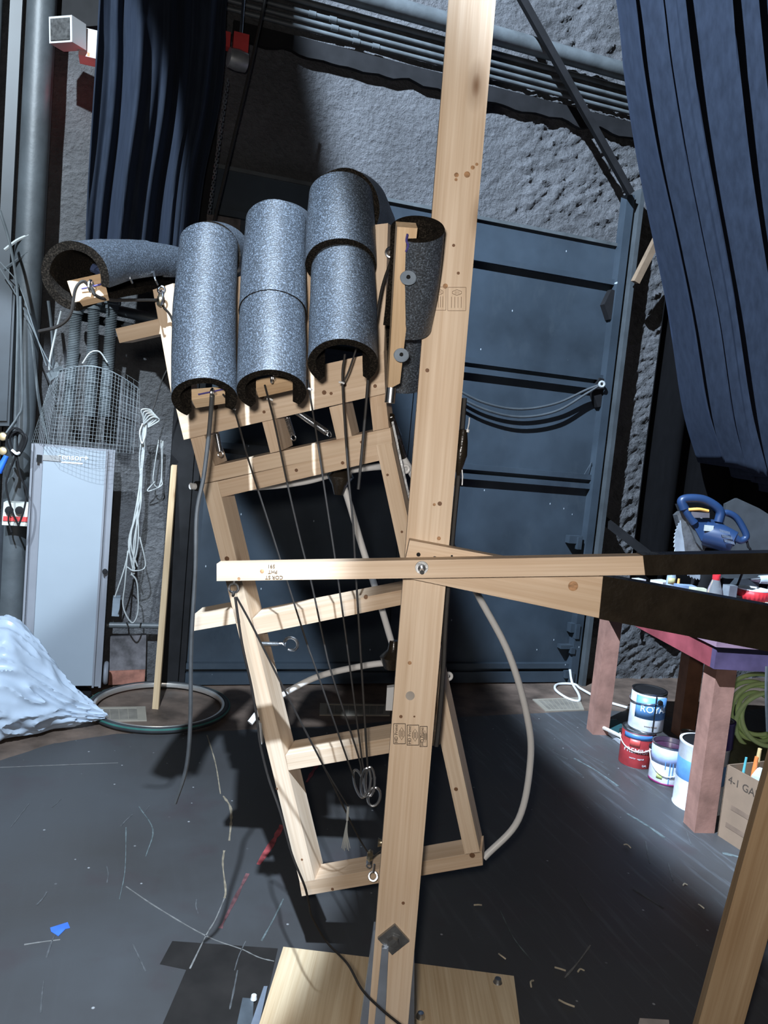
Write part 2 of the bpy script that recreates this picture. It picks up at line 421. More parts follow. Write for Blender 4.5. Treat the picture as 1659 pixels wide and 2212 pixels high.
for px, py in ((1323, 660), (1298, 850)):
    c = Wy(px, py, DY - 0.05)
    MB().prism([c + V((-0.06, 0, 0)), c + V((-0.02, 0, 0.10)), c + V((0.05, 0, 0.09)), c + V((0.05, 0, -0.07)), c + V((-0.01, 0, -0.09))], (0, 0.05, 0)).build('door_bracket', BLACKM, DOOR, None, False, 0.004)
# vertical track and jamb
tx = Wy(1300, 1000, 4.40).x
struct(MB().box((tx - 0.035, 4.41, 1.60), (0.055, 0.07, 3.2)).build('trim_1', DOORM, None, None, False, 0.004))
struct(MB().box((tx + 0.03, 4.39, 1.62), (0.03, 0.09, 3.24)).box((tx + 0.06, 4.42, 1.62), (0.035, 0.04, 3.24)).build('trim_2', GREYPIPE, None, None, False, 0.004))
struct(MB().box((dx0 - 0.06, 4.43, 1.55), (0.12, 0.10, 3.1)).box((dx0 + 0.02, 4.40, 1.2), (0.03, 0.06, 2.4)).build('trim_3', BLACKM, None, None, False, 0.004))
# lintel of flat iron under the pipes
z_lo = Wy(830, 165, 4.46).z; z_hi = Wy(830, 128, 4.46).z
def lint(u, v):
    x = 0.35 + 2.75 * u; n = 0.03 * noise.noise(V((x * 7, 5, 0)))
    return V((x, 4.465, z_lo + n * (1 - v) + (z_hi - z_lo) * v))
struct(MB().grid(lint, 60, 2).build('trim_4', BLACKM, None, None, False, 0, 0.03))
# bare board panel low on the wall right of the tall white panel
a = [Wy(238, 1376, 4.42), Wy(316, 1372, 4.42), Wy(314, 1462, 4.42), Wy(236, 1465, 4.42)]
struct(board('baseboard_back', a, (0, 0.04, 0), simple('mottled_board', (0.085, 0.08, 0.085), 0.7, 0, 0.7, 14)))
a = [Wy(236, 1450, 4.41), Wy(314, 1447, 4.41), Wy(312, 1476, 4.41), Wy(234, 1480, 4.41)]
struct(board('trim_5', a, (0, 0.03, 0), simple('brick_red_board', (0.24, 0.10, 0.07), 0.7, 0, 0.4, 20)))

# painted floor marks belong to the floor
def strip(name, pts, wd, mat, z=0.0055):
    pts = [V((p.x, p.y, z)) for p in pts]; mb = MB(); L, Rr = [], []
    wd *= 0.6; pts = spline(pts, 5)
    for i, p in enumerate(pts):
        t = (pts[min(i + 1, len(pts) - 1)] - pts[max(i - 1, 0)]).normalized(); nn = V((-t.y, t.x, 0))
        k = wd * (0.55 + 0.9 * random.random()) / 2
        L.append(p + nn * k); Rr.append(p - nn * k)
    mb.prism(L + Rr[::-1], (0, 0, -0.0014)); return mb.build(name, mat, FLOORC)
M_YEL = simple('ochre_crack_paint', (0.26, 0.22, 0.16), 0.7, 0, 0.4, 30)
M_RED = simple('faded_red_paint', (0.30, 0.055, 0.06), 0.7, 0, 0.5, 30)
M_WHT = simple('chalk_scratch', (0.17, 0.17, 0.165), 0.8, 0, 0.4, 40)
M_TEA = simple('teal_scratch', (0.11, 0.14, 0.145), 0.8, 0, 0.5, 40)
M_PAT = simple('brown_black_patch', (0.017, 0.015, 0.014), 0.6, 0, 0.3, 10)
strip('floor_crack', [Z(447, 1590), Z(465, 1650), Z(476, 1717)], 0.010, M_YEL)
strip('floor_crack', [Z(482, 1722), Z(497, 1745), Z(499, 1775), Z(495, 1818)], 0.014, M_YEL)
strip('floor_crack', [Z(484, 1840), Z(481, 1870), Z(487, 1925), Z(485, 1943)], 0.011, M_YEL)
strip('floor_scratch', [Z(272, 1918), Z(340, 1964), Z(445, 2025), Z(525, 2055)], 0.005, M_WHT)
strip('floor_scratch', [Z(485, 1943), Z(465, 1990), Z(446, 2022), Z(410, 2096)], 0.006, M_WHT)
strip('floor_scratch', [Z(525, 2055), Z(560, 2072), Z(592, 2080)], 0.006, M_WHT)
strip('floor_scratch', [Z(300, 1745), Z(330, 1795), Z(315, 1852)], 0.006, M_TEA)
strip('floor_scratch', [Z(272, 1790), Z(270, 1880), Z(258, 1945)], 0.005, M_TEA)
strip('floor_scratch', [Z(612, 1945), Z(590, 1990), Z(565, 2035)], 0.007, M_TEA)
strip('floor_scratch', [Z(52, 2044), Z(90, 2038), Z(130, 2033)], 0.006, M_WHT)
strip('floor_scratch', [Z(0, 1660), Z(120, 1655), Z(255, 1650)], 0.004, M_WHT)
strip('floor_scratch', [Z(1220, 2115), Z(1250, 2080), Z(1275, 2045)], 0.008, M_WHT)
strip('floor_scratch', [Z(1080, 1970), Z(1110, 2030), Z(1148, 2078)], 0.004, M_TEA)
strip('floor_scratch', [Z(1355, 1760), Z(1400, 1787), Z(1435, 1812)], 0.018, M_TEA)
strip('floor_scratch', [Z(1240, 1640), Z(1290, 1668), Z(1335, 1700)], 0.014, M_TEA)
strip('floor_scratch', [Z(1560, 1845), Z(1590, 1852), Z(1615, 1862)], 0.022, M_TEA)
strip('floor_tape', [Z(610, 1785), Z(590, 1820), Z(558, 1870)], 0.030, M_RED)
strip('floor_tape', [Z(690, 1648), Z(675, 1670), Z(662, 1692)], 0.022, M_RED)
strip('floor_tape', [Z(535, 1890), Z(500, 1960), Z(476, 2008)], 0.016, simple('rubbed_red_paint', (0.13, 0.055, 0.06), 0.8, 0, 0.8, 25))
pa = [Z(372, 2036), Z(600, 2052), Z(560, 2230), Z(345, 2230), Z(402, 2098), Z(345, 2086)]
MB().prism([V((p.x, p.y, 0.0048)) for p in pa], (0, 0, -0.0008)).build('floor_patch', M_PAT, FLOORC)

M_FIN = simple('fine_grey_scrape', (0.08, 0.085, 0.09), 0.8, 0, 0.4, 40)
rs = random.Random(21)
for i in range(26):                                        # short scrapes in the paint
    px_, py_ = (rs.uniform(30, 520), rs.uniform(1720, 2190)) if i < 12 else (rs.uniform(1180, 1500), rs.uniform(1600, 1960))
    a_ = rs.uniform(-0.5, 0.5) + (0.0 if i < 12 else 0.15); p = Z(px_, py_); L_ = rs.uniform(0.02, 0.09); d_ = V((math.sin(a_), math.cos(a_), 0)) * L_
    strip('floor_scratch', [p - d_, p + V((rs.uniform(-.004, .004), 0, 0)), p + d_], rs.uniform(0.003, 0.008), M_FIN)

# ---- floor grilles
def grille(q, label):
    q = [V((p.x, p.y, 0.0)) for p in q]
    t = thing('floor_vent', label, 'vent', (sum(q, V()) / 4), 'beige floor grilles along the back wall')
    up = V((0, 0, 0.006)); c = sum(q, V()) / 4
    inn = [c + (p - c) * 0.80 for p in q]
    mb = MB()
    for i in range(4):
        j = (i + 1) % 4
        mb.hexa([q[i] + up, q[j] + up, inn[j] + up, inn[i] + up], [q[i], q[j], inn[j], inn[i]])
    mb.build('vent_frame', VENTM, t)
    mb = MB(); mb.hexa([p + V((0, 0, 0.0025)) for p in inn], inn); mb.build('vent_grid', simple('vent_grid_grey', (0.17, 0.155, 0.13), 0.6), t)
    mb = MB()
    for k in range(1, 8):
        a = inn[0].lerp(inn[1], k / 8); b = inn[3].lerp(inn[2], k / 8); mb.tube([a + V((0, 0, 0.003)), b + V((0, 0, 0.003))], 0.0025, 4)
    mb.build('vent_bars', VENTM, t)
grille([Z(115, 1531), Z(314, 1528), Z(317, 1558), Z(118, 1561)], 'beige floor grille half inside the tyre hoop by the tall white panel')
grille([Z(691, 1521), Z(845, 1523), Z(842, 1547), Z(690, 1546)], 'beige floor grille in shadow behind the wooden hand frame')
grille([Z(1150, 1512), Z(1250, 1508), Z(1262, 1535), Z(1179, 1538)], 'beige floor grille beside the pink table leg and white cable')

# ---- pipes on the wall
def pipe(name, p0, p1, r, mat, label, cat, group=None, coup=None):
    t = thing(name, label, cat, p0, group)
    MB().cyl(p0, p1, r, None, 20).build('pipe_run', mat, t, None, True)
    d = (V(p1) - V(p0))
    for k in (coup or []):
        c = V(p0) + d * k; u = d.normalized()
        MB().cyl(c - u * 0.02, c + u * 0.02, r * 1.35, None, 16).build('pipe_coupling', mat, t, None, True)
    return t
def hpipe(pxa, pya, pxb, pyb, Y, x0, x1):
    z = (Wy(pxa, pya, Y).z + Wy(pxb, pyb, Y).z) / 2
    return V((x0, Y, z)), V((x1, Y, z))
a, b = hpipe(966, 49, 1354, 155, 4.385, -0.4, 3.6)
pipe('water_pipe', a, b, 0.050, BLACKPIPE, 'thick black pipe running along the wall above the thin conduits', 'pipe')
nm = ['topmost', 'second from top', 'third from top', 'lowest']
for i, (ya, yb) in enumerate(((86, 196), (108, 215), (125, 230), (142, 244))):
    a, b = hpipe(960, ya, 1366, yb, 4.445, -0.3 + 0.02 * i, 3.6)
    pipe('conduit', a, b, 0.0165 if i == 0 else 0.0125, BLACKPIPE, nm[i] + ' of the four thin conduits under the thick black pipe', 'conduit', 'thin conduits over the door', [0.24 + 0.03 * i, 0.27 + 0.03 * i] if i else None)
# left: tall pipe and square duct
def vpipe(name, px, py, Y, r, z0, z1, mat, label, cat):
    p = Wy(px, py, Y); return pipe(name, V((p.x, Y, z0)), V((p.x, Y, z1)), r, mat, label, cat, None, [0.96])
vpipe('drain_pipe', 76, 300, 4.36, 0.068, 0.0, 4.4, GREYPIPE, 'thick grey vertical pipe on the left wall near the emergency lamp', 'pipe')
p = Wy(22, 300, 4.42)
t = MB().box((p.x, 4.43, 2.3), (0.055, 0.05, 4.3)).build('wall_channel', CABINET, None, None, False, 0.004); tag(t, 'thin grey vertical channel on the wall left of the thick pipe', 'channel')
p = Wy(-18, 300, 4.42)
t = MB().cyl((p.x, 4.42, 0.4), (p.x, 4.42, 4.3), 0.022).build('wall_conduit', GREYPIPE, None, None, True); tag(t, 'slim vertical conduit at the left edge of the photo', 'conduit')
q = [Wy(118, -20, 4.40), Wy(215, -20, 4.40), Wy(215, 55, 4.40), Wy(118, 62, 4.40)]
t = board('junction_box', q, (0, 0.09, 0), BLACKM); tag(t, 'black box high on the wall above the emergency lamp', 'box')

# dark diagonal bar standing in for a cast shadow over the door
t = MB().box((0, 0, 0), (0.045, 0.02, 1)).build('tmp', BLACKM); bpy.data.objects.remove(t)
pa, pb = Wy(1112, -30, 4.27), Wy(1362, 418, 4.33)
t = MB().tube([pa, pb], 0.028, 4).build('shadow_bar', BLACKM); tag(t, 'dark diagonal bar standing in for a shadow across the pipes down to the door track', 'shadow bar')
pa, pb = Wy(1372, 610, 4.30), Wy(1425, 505, 4.25)
t = MB().tube([pa, pb], 0.03, 4).build('timber_brace', simple('old_brown_timber', (0.16, 0.11, 0.07), 0.8), None); tag(t, 'short brown timber brace behind the right curtain edge', 'brace')
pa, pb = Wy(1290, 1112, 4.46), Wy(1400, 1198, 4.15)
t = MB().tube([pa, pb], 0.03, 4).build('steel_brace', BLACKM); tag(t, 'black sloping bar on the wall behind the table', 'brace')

# ---- curtains
def curtain(name, Lp, Rp, Y, nfold, amp, label, seed):
    Lp = spline([V((x, y, 0)) for x, y in Lp], 6); Rp = spline([V((x, y, 0)) for x, y in Rp], 6); n = len(Lp) - 1
    def fn(u, v):
        k = v * n; i = min(int(k), n - 1); t = k - i
        a = Lp[i].lerp(Lp[i + 1], t); b = Rp[i].lerp(Rp[i + 1], t)
        uu = u + 0.02 * math.sin(u * 9 + seed) + 0.012 * noise.noise(V((u * 4, v * 1.5, seed)))
        q = a.lerp(b, uu)
        p = Wy(q.x, q.y, Y)
        ph = u * nfold * 2 * PI + 1.3 * noise.noise(V((u * 2.5, v * 0.9, seed + 4)))
        s = math.sin(ph); f = amp * s + amp * 0.42 * math.sin(ph * 2.3 + seed) + amp * 0.16 * math.sin(ph * 4.7 + 2 * seed)
        f += 0.02 * noise.noise(V((u * 18, v * 3, seed)))
        p.y += f * (0.75 + 0.25 * v); return p
    o = MB().grid(fn, 170, 50).build(name, VELVET, None, None, True, 0, 0.006); tag(o, label, 'curtain'); return o
curtain('stage_curtain', [(250, -700), (214, -60), (207, 100), (196, 260), (184, 420), (176, 565)], [(560, -700), (500, -60), (492, 100), (478, 230), (446, 380), (424, 565)], 3.95, 2.2, 0.11,
        'navy velour drape on the left hanging behind the foam thumb', 1.7)
curtain('stage_curtain', [(1285, -500), (1362, -60), (1386, 139), (1416, 320), (1450, 480), (1492, 680), (1526, 880), (1562, 1000)], [(1800, -500), (1770, -60), (1775, 139), (1780, 320), (1785, 480), (1795, 680), (1810, 900), (1830, 1140)], 3.80, 5.2, 0.165,
        'navy velour drape on the right gathered up above the circular saw', 4.1)

def drape(u, v):  # folded black sheet added in place of the unlit wall behind the table
    a = Wy(1405, 900, 4.28).x + 3.2 * u; return V((a, 4.28 + 0.05 * math.sin(u * 60 + math.sin(u * 17)) + 0.02 * noise.noise(V((u * 9, v * 2, 3))), 0.62 + 3.8 * v))
t = MB().grid(drape, 180, 16).build('shade_sheet', velvet('shade_black', (0.0025, 0.0025, 0.003), 0.0), None, None, True, 0, 0.006); tag(t, 'black sheet added for the unlit wall behind the table and the circular saw', 'curtain')

# ================================================================== LEFT OF THE WALL
# emergency lamp
c = Wy(176, 84, 4.22)
LAMPW = simple('lamp_white', (0.42, 0.43, 0.44), 0.5, 0, 0.05, 6)
E = thing('emergency_light', 'white emergency lamp with a glowing red dot beside the left curtain', 'lamp', c)
ax = (V((-0.55, -0.8, -0.1))).normalized()
hd = c + V((-0.06, -0.02, 0.0))
def rot_to(zd, up=UP):
    z = V(zd).normalized(); x = V(up).cross(z).normalized(); y = z.cross(x)
    return Matrix(((x.x, y.x, z.x), (x.y, y.y, z.y), (x.z, y.z, z.z)))
Rm = rot_to(ax)
MB().box(hd, (0.13, 0.115, 0.10), Rm).build('lamp_head', LAMPW, E, None, False, 0.018)
MB().box(hd + ax * 0.048, (0.108, 0.094, 0.012), Rm).build('lamp_lens', simple('dusty_lens', (0.05, 0.05, 0.05), 0.5, 0, 0.6, 60), E, None, False, 0.004)
MB().box(c + V((0.12, 0.05, -0.01)), (0.26, 0.10, 0.13)).build('lamp_housing', LAMPW, E, None, False, 0.015)
led = Wy(191, 119, 4.16)
MB().lathe([(0, 0.006), (0.006, 0.003), (0.006, -0.01)], led, (0, -0.3, -1), 10).build('red_indicator', simple('red_led', (0.8, 0.02, 0.02), 0.3, emit=((1.0, 0.05, 0.03), 14)), E)
l = bpy.data.lights.new('red_glow', 'POINT'); l.energy = 0.25; l.color = (1, 0.03, 0.02); l.shadow_soft_size = 0.01
lo = bpy.data.objects.new('red_glow', l); COL.objects.link(lo); lo.parent = E; lo.location = (led + V((-0.02, 0.13, -0.10))) - c

# hoist with chain
c = Wy(518, 112, 4.12)
Hh = thing('chain_hoist', 'small red chain hoist hanging beside the left curtain', 'hoist', c)
MB().box(c, (0.075, 0.07, 0.15)).build('hoist_body', REDM, Hh, None, False, 0.02)
MB().lathe([(0, -0.05), (0.045, -0.045), (0.05, 0), (0.045, 0.045), (0, 0.05)], c + V((-0.01, -0.02, -0.05)), (1, 0.2, 0), 16).build('hoist_drum', simple('hoist_grey', (0.35, 0.36, 0.37), 0.4, 0.6), Hh, None, True)
MB().box(c + V((-0.07, -0.01, 0.03)), (0.035, 0.05, 0.07)).build('hoist_gear', REDM, Hh, None, False, 0.008)
MB().cyl(c + V((0, 0, 0.07)), c + V((0, 0, 1.0)), 0.008).build('hoist_hook', STEEL, Hh)
mb = MB(); a, b = Wy(492, 170, 4.10), Wy(452, 460, 4.10); n = 46
for i in range(n):
    p = a.lerp(b, i / n); q = a.lerp(b, (i + 1.25) / n); s = V((1, 0, 0)) if i % 2 else V((0, 1, 0)); s = s * 0.006
    mb.tube([p - s, p + s, q + s, q - s], 0.0028, 4, True)
mb.build('hoist_chain', DARKSTEEL, Hh)
cord('drop_line', [Wy(577, -20, 4.0), Wy(540, 150, 4.0), Wy(500, 320, 4.0), Wy(462, 480, 4.0)], 0.008, CORD, 'black line slanting down the wall beside the red hoist', 'rope')
q = [Wy(447, 462, 4.36), Wy(520, 474, 4.36), Wy(518, 502, 4.36), Wy(446, 492, 4.36)]
t = board('wall_ledge', q, (0, 0.10, 0), simple('sooty_brick', (0.10, 0.085, 0.08), 0.8, 0, 0.5, 20)); tag(t, 'short dark ledge on the wall just behind the second foam finger', 'ledge')

# electrical cabinet
q = [Wy(-120, 600, 4.20), Wy(34, 604, 4.20), Wy(20, 920, 4.20), Wy(-135, 920, 4.20)]
t = thing('electrical_cabinet', 'dark grey steel cabinet at the left edge behind cables', 'cabinet', Wy(0, 920, 4.2))
board('cabinet_body', q, (0, 0.08, 0), CABINET, t, 0.006)
c = sum(q, V()) / 4; q2 = [c + (p - c) * 0.93 + V((0, -0.012, 0)) for p in q]
board('cabinet_door', q2, (0, 0.012, 0), CABINET, t, 0.003)
# cross pipe with fittings and three ribbed conduits
a, b = Wy(150, 648, 4.30), Wy(340, 690, 4.30)
t = thing('cross_pipe', 'black horizontal pipe above the three ribbed conduits', 'pipe', a)
MB().cyl(a, b, 0.028).build('pipe_run', BLACKPIPE, t, None, True)
a2, b2 = a + V((0.05, -0.01, -0.075)), b + V((0, 0, -0.07))
MB().cyl(a2, b2, 0.022).build('pipe_run', BLACKM, t, None, True)
for k, (x, y, x2, y2, lb) in enumerate(((166, 665, 147, 800, 'leftmost ribbed flexible conduit dropping into the wire mesh basket'), (204, 655, 193, 900, 'middle of three ribbed flexible conduits above the wire basket'), (243, 655, 226, 900, 'rightmost ribbed flexible conduit above the wire basket, below the cross pipe'))):
    a, b = Wy(x, y, 4.24), Wy(x2, 900 if y2 < 850 else y2, 4.27)
    t = thing('flexible_conduit', lb, 'conduit', a, 'ribbed conduits over the mesh basket')
    L = (b - a).length; prof = []; n = int(L / 0.0085)
    for i in range(n * 2 + 1): prof.append((0.031 if i % 2 else 0.0235, L * i / (2 * n)))
    MB().lathe(prof, a, b - a, 14).build('ribbed_hose', simple('ribbed_grey', (0.17, 0.19, 0.20), 0.5, 0.3), t, None, True)
    u = (a - b).normalized()
    MB().lathe([(0.0, 0.07), (0.026, 0.07), (0.026, 0.03), (0.042, 0.03), (0.042, -0.005), (0.034, -0.01), (0.034, -0.03)], a, u, 14).build('hose_fitting', BLACKPIPE, t, None, True)

# tall white panel
PY = 4.20
def PP(x, y): return Wy(x, y, PY)
bx0, bx1 = PP(72, 958).x, PP(250, 972).x
x0 = (PP(70, 958).x + PP(41, 1478).x) / 2; x1 = (PP(250, 972).x + PP(217, 1490).x) / 2
zt = (PP(70, 958).z + PP(250, 972).z) / 2; zb = max(0.04, (PP(41, 1478).z + PP(217, 1490).z) / 2)
T = thing('display_panel', 'tall pale grey panel with raised side rails standing against the left wall', 'panel', ((x0 + x1) / 2, PY + 0.05, 0))
MB().box(((x0 + x1) / 2, PY + 0.045, (zt + zb) / 2), (x1 - x0, 0.06, zt - zb)).build('panel_back', RAILG, T, None, False, 0.004)
rw = 0.055
for xx in (x0, x1 - 0.045):
    wd = rw if xx == x0 else 0.045
    MB().box((xx + wd - 0.006, PY + 0.0, (zt + zb) / 2), (0.012, 0.035, zt - zb)).box((xx + 0.005, PY, (zt + zb) / 2), (0.010, 0.035, zt - zb)).box((xx + wd / 2, PY + 0.01, (zt + zb) / 2), (wd, 0.012, zt - zb)).build('side_rail', RAILG, T, None, False, 0.002)
ix0, ix1 = x0 + rw, x1 - 0.045
MB().box(((ix0 + ix1) / 2, PY + 0.003, (zt + zb) / 2), (ix1 - ix0, 0.03, zt - zb - 0.02)).build('panel_face', PANELG, T, None, False, 0.002)
yy = PY - 0.0125
c = PP(86, 990); c.y = yy - 0.003
MB().box(c, (0.024, 0.02, 0.036)).build('panel_catch', BLACKM, T, None, False, 0.002)
c = PP(110, 989); c.y = yy - 0.001
MB().box(c, (0.095, 0.006, 0.028)).build('panel_slot', simple('slot_grey', (0.22, 0.22, 0.22), 0.5), T)
c = PP(159, 988); c.y = yy - 0.001
sensorM = Matrix.Translation(c) @ Matrix.Rotation(PI / 2, 4, 'X')
WHITEL = simple('white_lettering', (0.93, 0.95, 0.95), 0.4)
text('sensor+', 0.044, sensorM, WHITEL, 'panel_lettering', T, 0.001)
MB().box(c + V((-0.005, 0, -0.028)), (0.10, 0.002, 0.006)).build('panel_underline', WHITEL, T)
c = PP(227, 1233); c.y = PY - 0.02
MB().lathe([(0, 0.02), (0.012, 0.018), (0.014, 0), (0.010, -0.03)], c, (0, -1, 0), 14).build('panel_knob', BLACKM, T, None, True)
MB().lathe([(0, 0), (0.14, 0), (0.155, 0.02), (0.15, 0.035), (0, 0.04)], ((x0 + x1) / 2, PY + 0.03, 0.0), UP, 28).build('panel_foot', BLACKM, T, None, True)
for xx in (x0 - 0.02, x1 + 0.02):
    MB().ring((xx, PY + 0.06, 0.13), (1, 0, 0), 0.05, 0.013, 18, 8).build('panel_caster', RAILG, T, None, True)

# wire mesh basket
def meshpt(c00, c10, c11, c01, bulge):
    def fn(u, v):
        p = c00.lerp(c10, u).lerp(c01.lerp(c11, u), v)
        p.y -= bulge * math.sin(PI * u) ; p.z += 0.055 * math.sin(PI * u) * (1 - v); return p
    return fn
B = thing('wire_basket', 'bent galvanised wire mesh basket on top of the tall grey panel', 'basket', PP(180, 960))
fr = meshpt(Wy(128, 800, 4.15), Wy(298, 838, 4.15), Wy(288, 980, 4.10), Wy(106, 962, 4.08), 0.06)
sd = meshpt(Wy(113, 812, 4.3), Wy(128, 800, 4.15), Wy(106, 962, 4.08), Wy(68, 955, 4.3), 0.0)
bk = meshpt(Wy(135, 790, 4.36), Wy(302, 828, 4.36), Wy(300, 965, 4.36), Wy(110, 950, 4.36), -0.02)
def wires(fn, nu, nv, name, r=0.0013):
    mb = MB()
    for i in range(nu + 1): mb.tube([fn(i / nu, j / 6) for j in range(7)], r, 4)
    for j in range(nv + 1): mb.tube([fn(i / 10, j / nv) for i in range(11)], r, 4)
    mb.build(name, WIREG, B)
wires(fr, 24, 22, 'basket_front', 0.0008); wires(sd, 9, 22, 'basket_side', 0.0008); wires(bk, 12, 10, 'basket_back', 0.0009)
MB().tube(spline([Wy(178, 785, 4.2), Wy(195, 762, 4.2), Wy(215, 760, 4.2), Wy(232, 783, 4.2)]), 0.004, 6).build('basket_loop', WIREW, B, None, True)
MB().tube([fr(k / 12, 0) for k in range(13)], 0.003, 5).build('basket_rim', WIREG, B, None, True)
MB().hexa([Wy(100, 806, 4.2), Wy(130, 790, 4.14), Wy(140, 800, 4.14), Wy(108, 824, 4.2)], [Wy(100, 806, 4.22), Wy(130, 790, 4.16), Wy(140, 800, 4.16), Wy(108, 824, 4.22)]).build('basket_fold', WIREG, B)

# cables on the left
def cab(pts, Y, r, mat, label, name='hanging_cable', cat='cable'):
    return cord(name, [Wy(x, y, Y) for x, y in pts], r, mat, label, cat)
cab([(0, 455), (22, 530), (38, 640), (36, 800), (32, 960), (30, 1010)], 4.12, 0.007, BLACKPIPE, 'black cable sloping in from the left edge past the dark cabinet')
cab([(44, 640), (46, 760), (48, 870), (38, 900), (14, 935)], 4.11, 0.006, BLACKPIPE, 'black cable tied with a knot halfway down beside the cabinet')
cab([(50, 620), (70, 740), (78, 820), (90, 900), (110, 970)], 4.3, 0.008, BLACKPIPE, 'black cable running behind the knotted cables toward the mesh basket')
cab([(0, 566), (40, 615), (70, 700), (100, 790)], 4.14, 0.0026, WIREG, 'pale twisted rope slanting to the corner of the mesh basket', 'twisted_rope', 'rope')
cab([(0, 580), (45, 655), (84, 740), (112, 795)], 4.16, 0.0026, WIREG, 'pale twisted rope below the other, ending at the basket corner', 'twisted_rope', 'rope')
cab([(132, 672), (120, 720), (108, 775), (106, 800)], 4.28, 0.005, WIREW, 'white cable curving down behind the mesh basket')
cab([(104, 650), (112, 720), (116, 810)], 4.33, 0.008, GREYPIPE, 'grey cable on the wall just left of the white cable')
cab([(8, 583), (40, 560), (60, 545)], 4.30, 0.008, GREYPIPE, 'short grey cable curving to the thick wall pipe, lower one')
cab([(10, 540), (36, 520), (62, 508)], 4.30, 0.008, WIREW, 'short pale cable curving to the thick wall pipe, upper one')
t = thing('cable_coil', 'coiled black cord with white tie hanging left of the tall grey panel', 'cable', Wy(30, 960, 4.12))
for k in range(4):
    MB().tube(spline([Wy(28 + 3 * k, 985, 4.12), Wy(14 + 8 * k, 950 - 4 * k, 4.10 + 0.01 * k), Wy(30 + 9 * k, 925 + 6 * k, 4.09), Wy(50 + k, 940 + 8 * k, 4.1), Wy(34 + 2 * k, 985, 4.12)], 6), 0.006, 6).build('coil_loop', BLACKM, t, None, True)
MB().tube(spline([Wy(26, 972, 4.1), Wy(36, 980, 4.09), Wy(42, 978, 4.1)]), 0.007, 6).build('cable_tie', WHITEM, t, None, True)
MB().tube(spline([Wy(33, 985, 4.11), Wy(20, 1020, 4.11), Wy(13, 1050, 4.11), Wy(25, 1100, 4.1), Wy(40, 1136, 4.1)]), 0.005, 6).build('cord_tail', BLACKM, t, None, True)
MB().tube(spline([Wy(36, 985, 4.11), Wy(45, 1030, 4.11), Wy(57, 1060, 4.11), Wy(52, 1100, 4.1), Wy(40, 1136, 4.1)]), 0.005, 6).build('cord_tail', BLACKM, t, None, True)
a, b = Wy(-4, 1020, 4.1), Wy(14, 985, 4.1)
t = MB().cyl(a, b, 0.018, 0.012, 12).build('cable_plug', simple('blue_plastic', (0.02, 0.12, 0.60), 0.4), None, None, True); tag(t, 'bright blue cable plug at the left edge', 'plug')
for (x, y), lb in (((6, 943), 'round brass knob at the left edge, upper one'), ((6, 974), 'round brass knob at the left edge, lower one')):
    c = Wy(x, y, 4.12)
    t = MB().lathe([(0, 0.02), (0.018, 0.018), (0.022, 0.005), (0.022, -0.01), (0.012, -0.012), (0.012, -0.05)], c, (0.1, -1, 0), 16).build('brass_knob', simple('brass', (0.55, 0.45, 0.28), 0.3, 0.9), None, None, True); tag(t, lb, 'knob', 'brass knobs')
q = [Wy(8, 1085, 4.2), Wy(62, 1088, 4.2), Wy(58, 1137, 4.2), Wy(4, 1134, 4.2)]
t = thing('outlet_box', 'grey double outlet box with a red stripe left of the tall panel', 'outlet', Wy(32, 1135, 4.2))
board('box_body', q, (0, 0.08, 0), simple('outlet_grey', (0.45, 0.46, 0.42), 0.5), t, 0.004)
q = [Wy(7, 1115, 4.195), Wy(60, 1117, 4.195), Wy(59, 1127, 4.195), Wy(6, 1125, 4.195)]
board('red_stripe', q, (0, 0.006, 0), REDM, t, 0.0)
for x in (20, 42):
    MB().lathe([(0, 0.022), (0.018, 0.02), (0.02, 0)], Wy(x, 1102, 4.198), (0, -1, 0), 12).build('plug', BLACKM, t, None, True)
cab([(20, 1104), (18, 1125), (22, 1140), (25, 1150)], 4.15, 0.004, BLACKM, 'short black lead dangling from the outlet box')
# dark crate-like pipes under the outlet
for x, lb in ((-14, 'black standpipe with a collar below the outlet box at the left edge'),):
    p = Wy(x, 1250, 4.3); t = MB().lathe([(0.045, 0), (0.045, 0.35), (0.056, 0.36), (0.056, 0.42), (0.045, 0.43), (0.045, 0.9), (0, 0.9)], (p.x, 4.34, 0), UP, 18).build('standpipe', simple('soot_black_pipe', (0.03, 0.034, 0.04), 0.4), None, None, True); tag(t, lb, 'pipe')

# hanging pale wires
c = Wy(318, 900, 4.2)
t = thing('wire_bundle', 'long bundle of pale thin wires hanging right of the tall grey panel', 'wire', c)
random.seed(3)
for k in range(6):
    j = lambda s: random.uniform(-s, s)
    MB().tube(spline([Wy(313 + j(5), 915, 4.2), Wy(306 + j(5), 990, 4.2), Wy(300 + j(7), 1080, 4.19), Wy(290 + j(14), 1170, 4.2), Wy(285 + j(12), 1225 + j(20), 4.2)], 6), 0.0042, 5).build('wire', WIREW, t, None, True)
MB().tube(spline([Wy(282, 1170, 4.2), Wy(268, 1230, 4.2), Wy(248, 1290, 4.2)], 6), 0.0042, 5).build('wire', WIREW, t, None, True)
MB().tube(spline([Wy(276, 1190, 4.2), Wy(270, 1260, 4.2), Wy(266, 1310, 4.2), Wy(285, 1345, 4.2), Wy(298, 1320, 4.2), Wy(296, 1260, 4.2), Wy(285, 1240, 4.2)], 6), 0.0042, 5).build('wire', WIREW, t, None, True)
MB().tube(spline([Wy(302, 1160, 4.2), Wy(314, 1222, 4.2), Wy(290, 1233, 4.18), Wy(275, 1225, 4.2)], 6), 0.0042, 5).build('wire', WIREW, t, None, True)
for k in range(5):
    MB().tube(spline([Wy(310, 905 + 3 * k, 4.18), Wy(306 + 6 * k, 885 + 4 * k, 4.16), Wy(328 + 4 * k, 888 + 5 * k, 4.17), Wy(320, 915 + 2 * k, 4.18)], 6), 0.004, 5).build('wire_knot', WIREW, t, None, True)
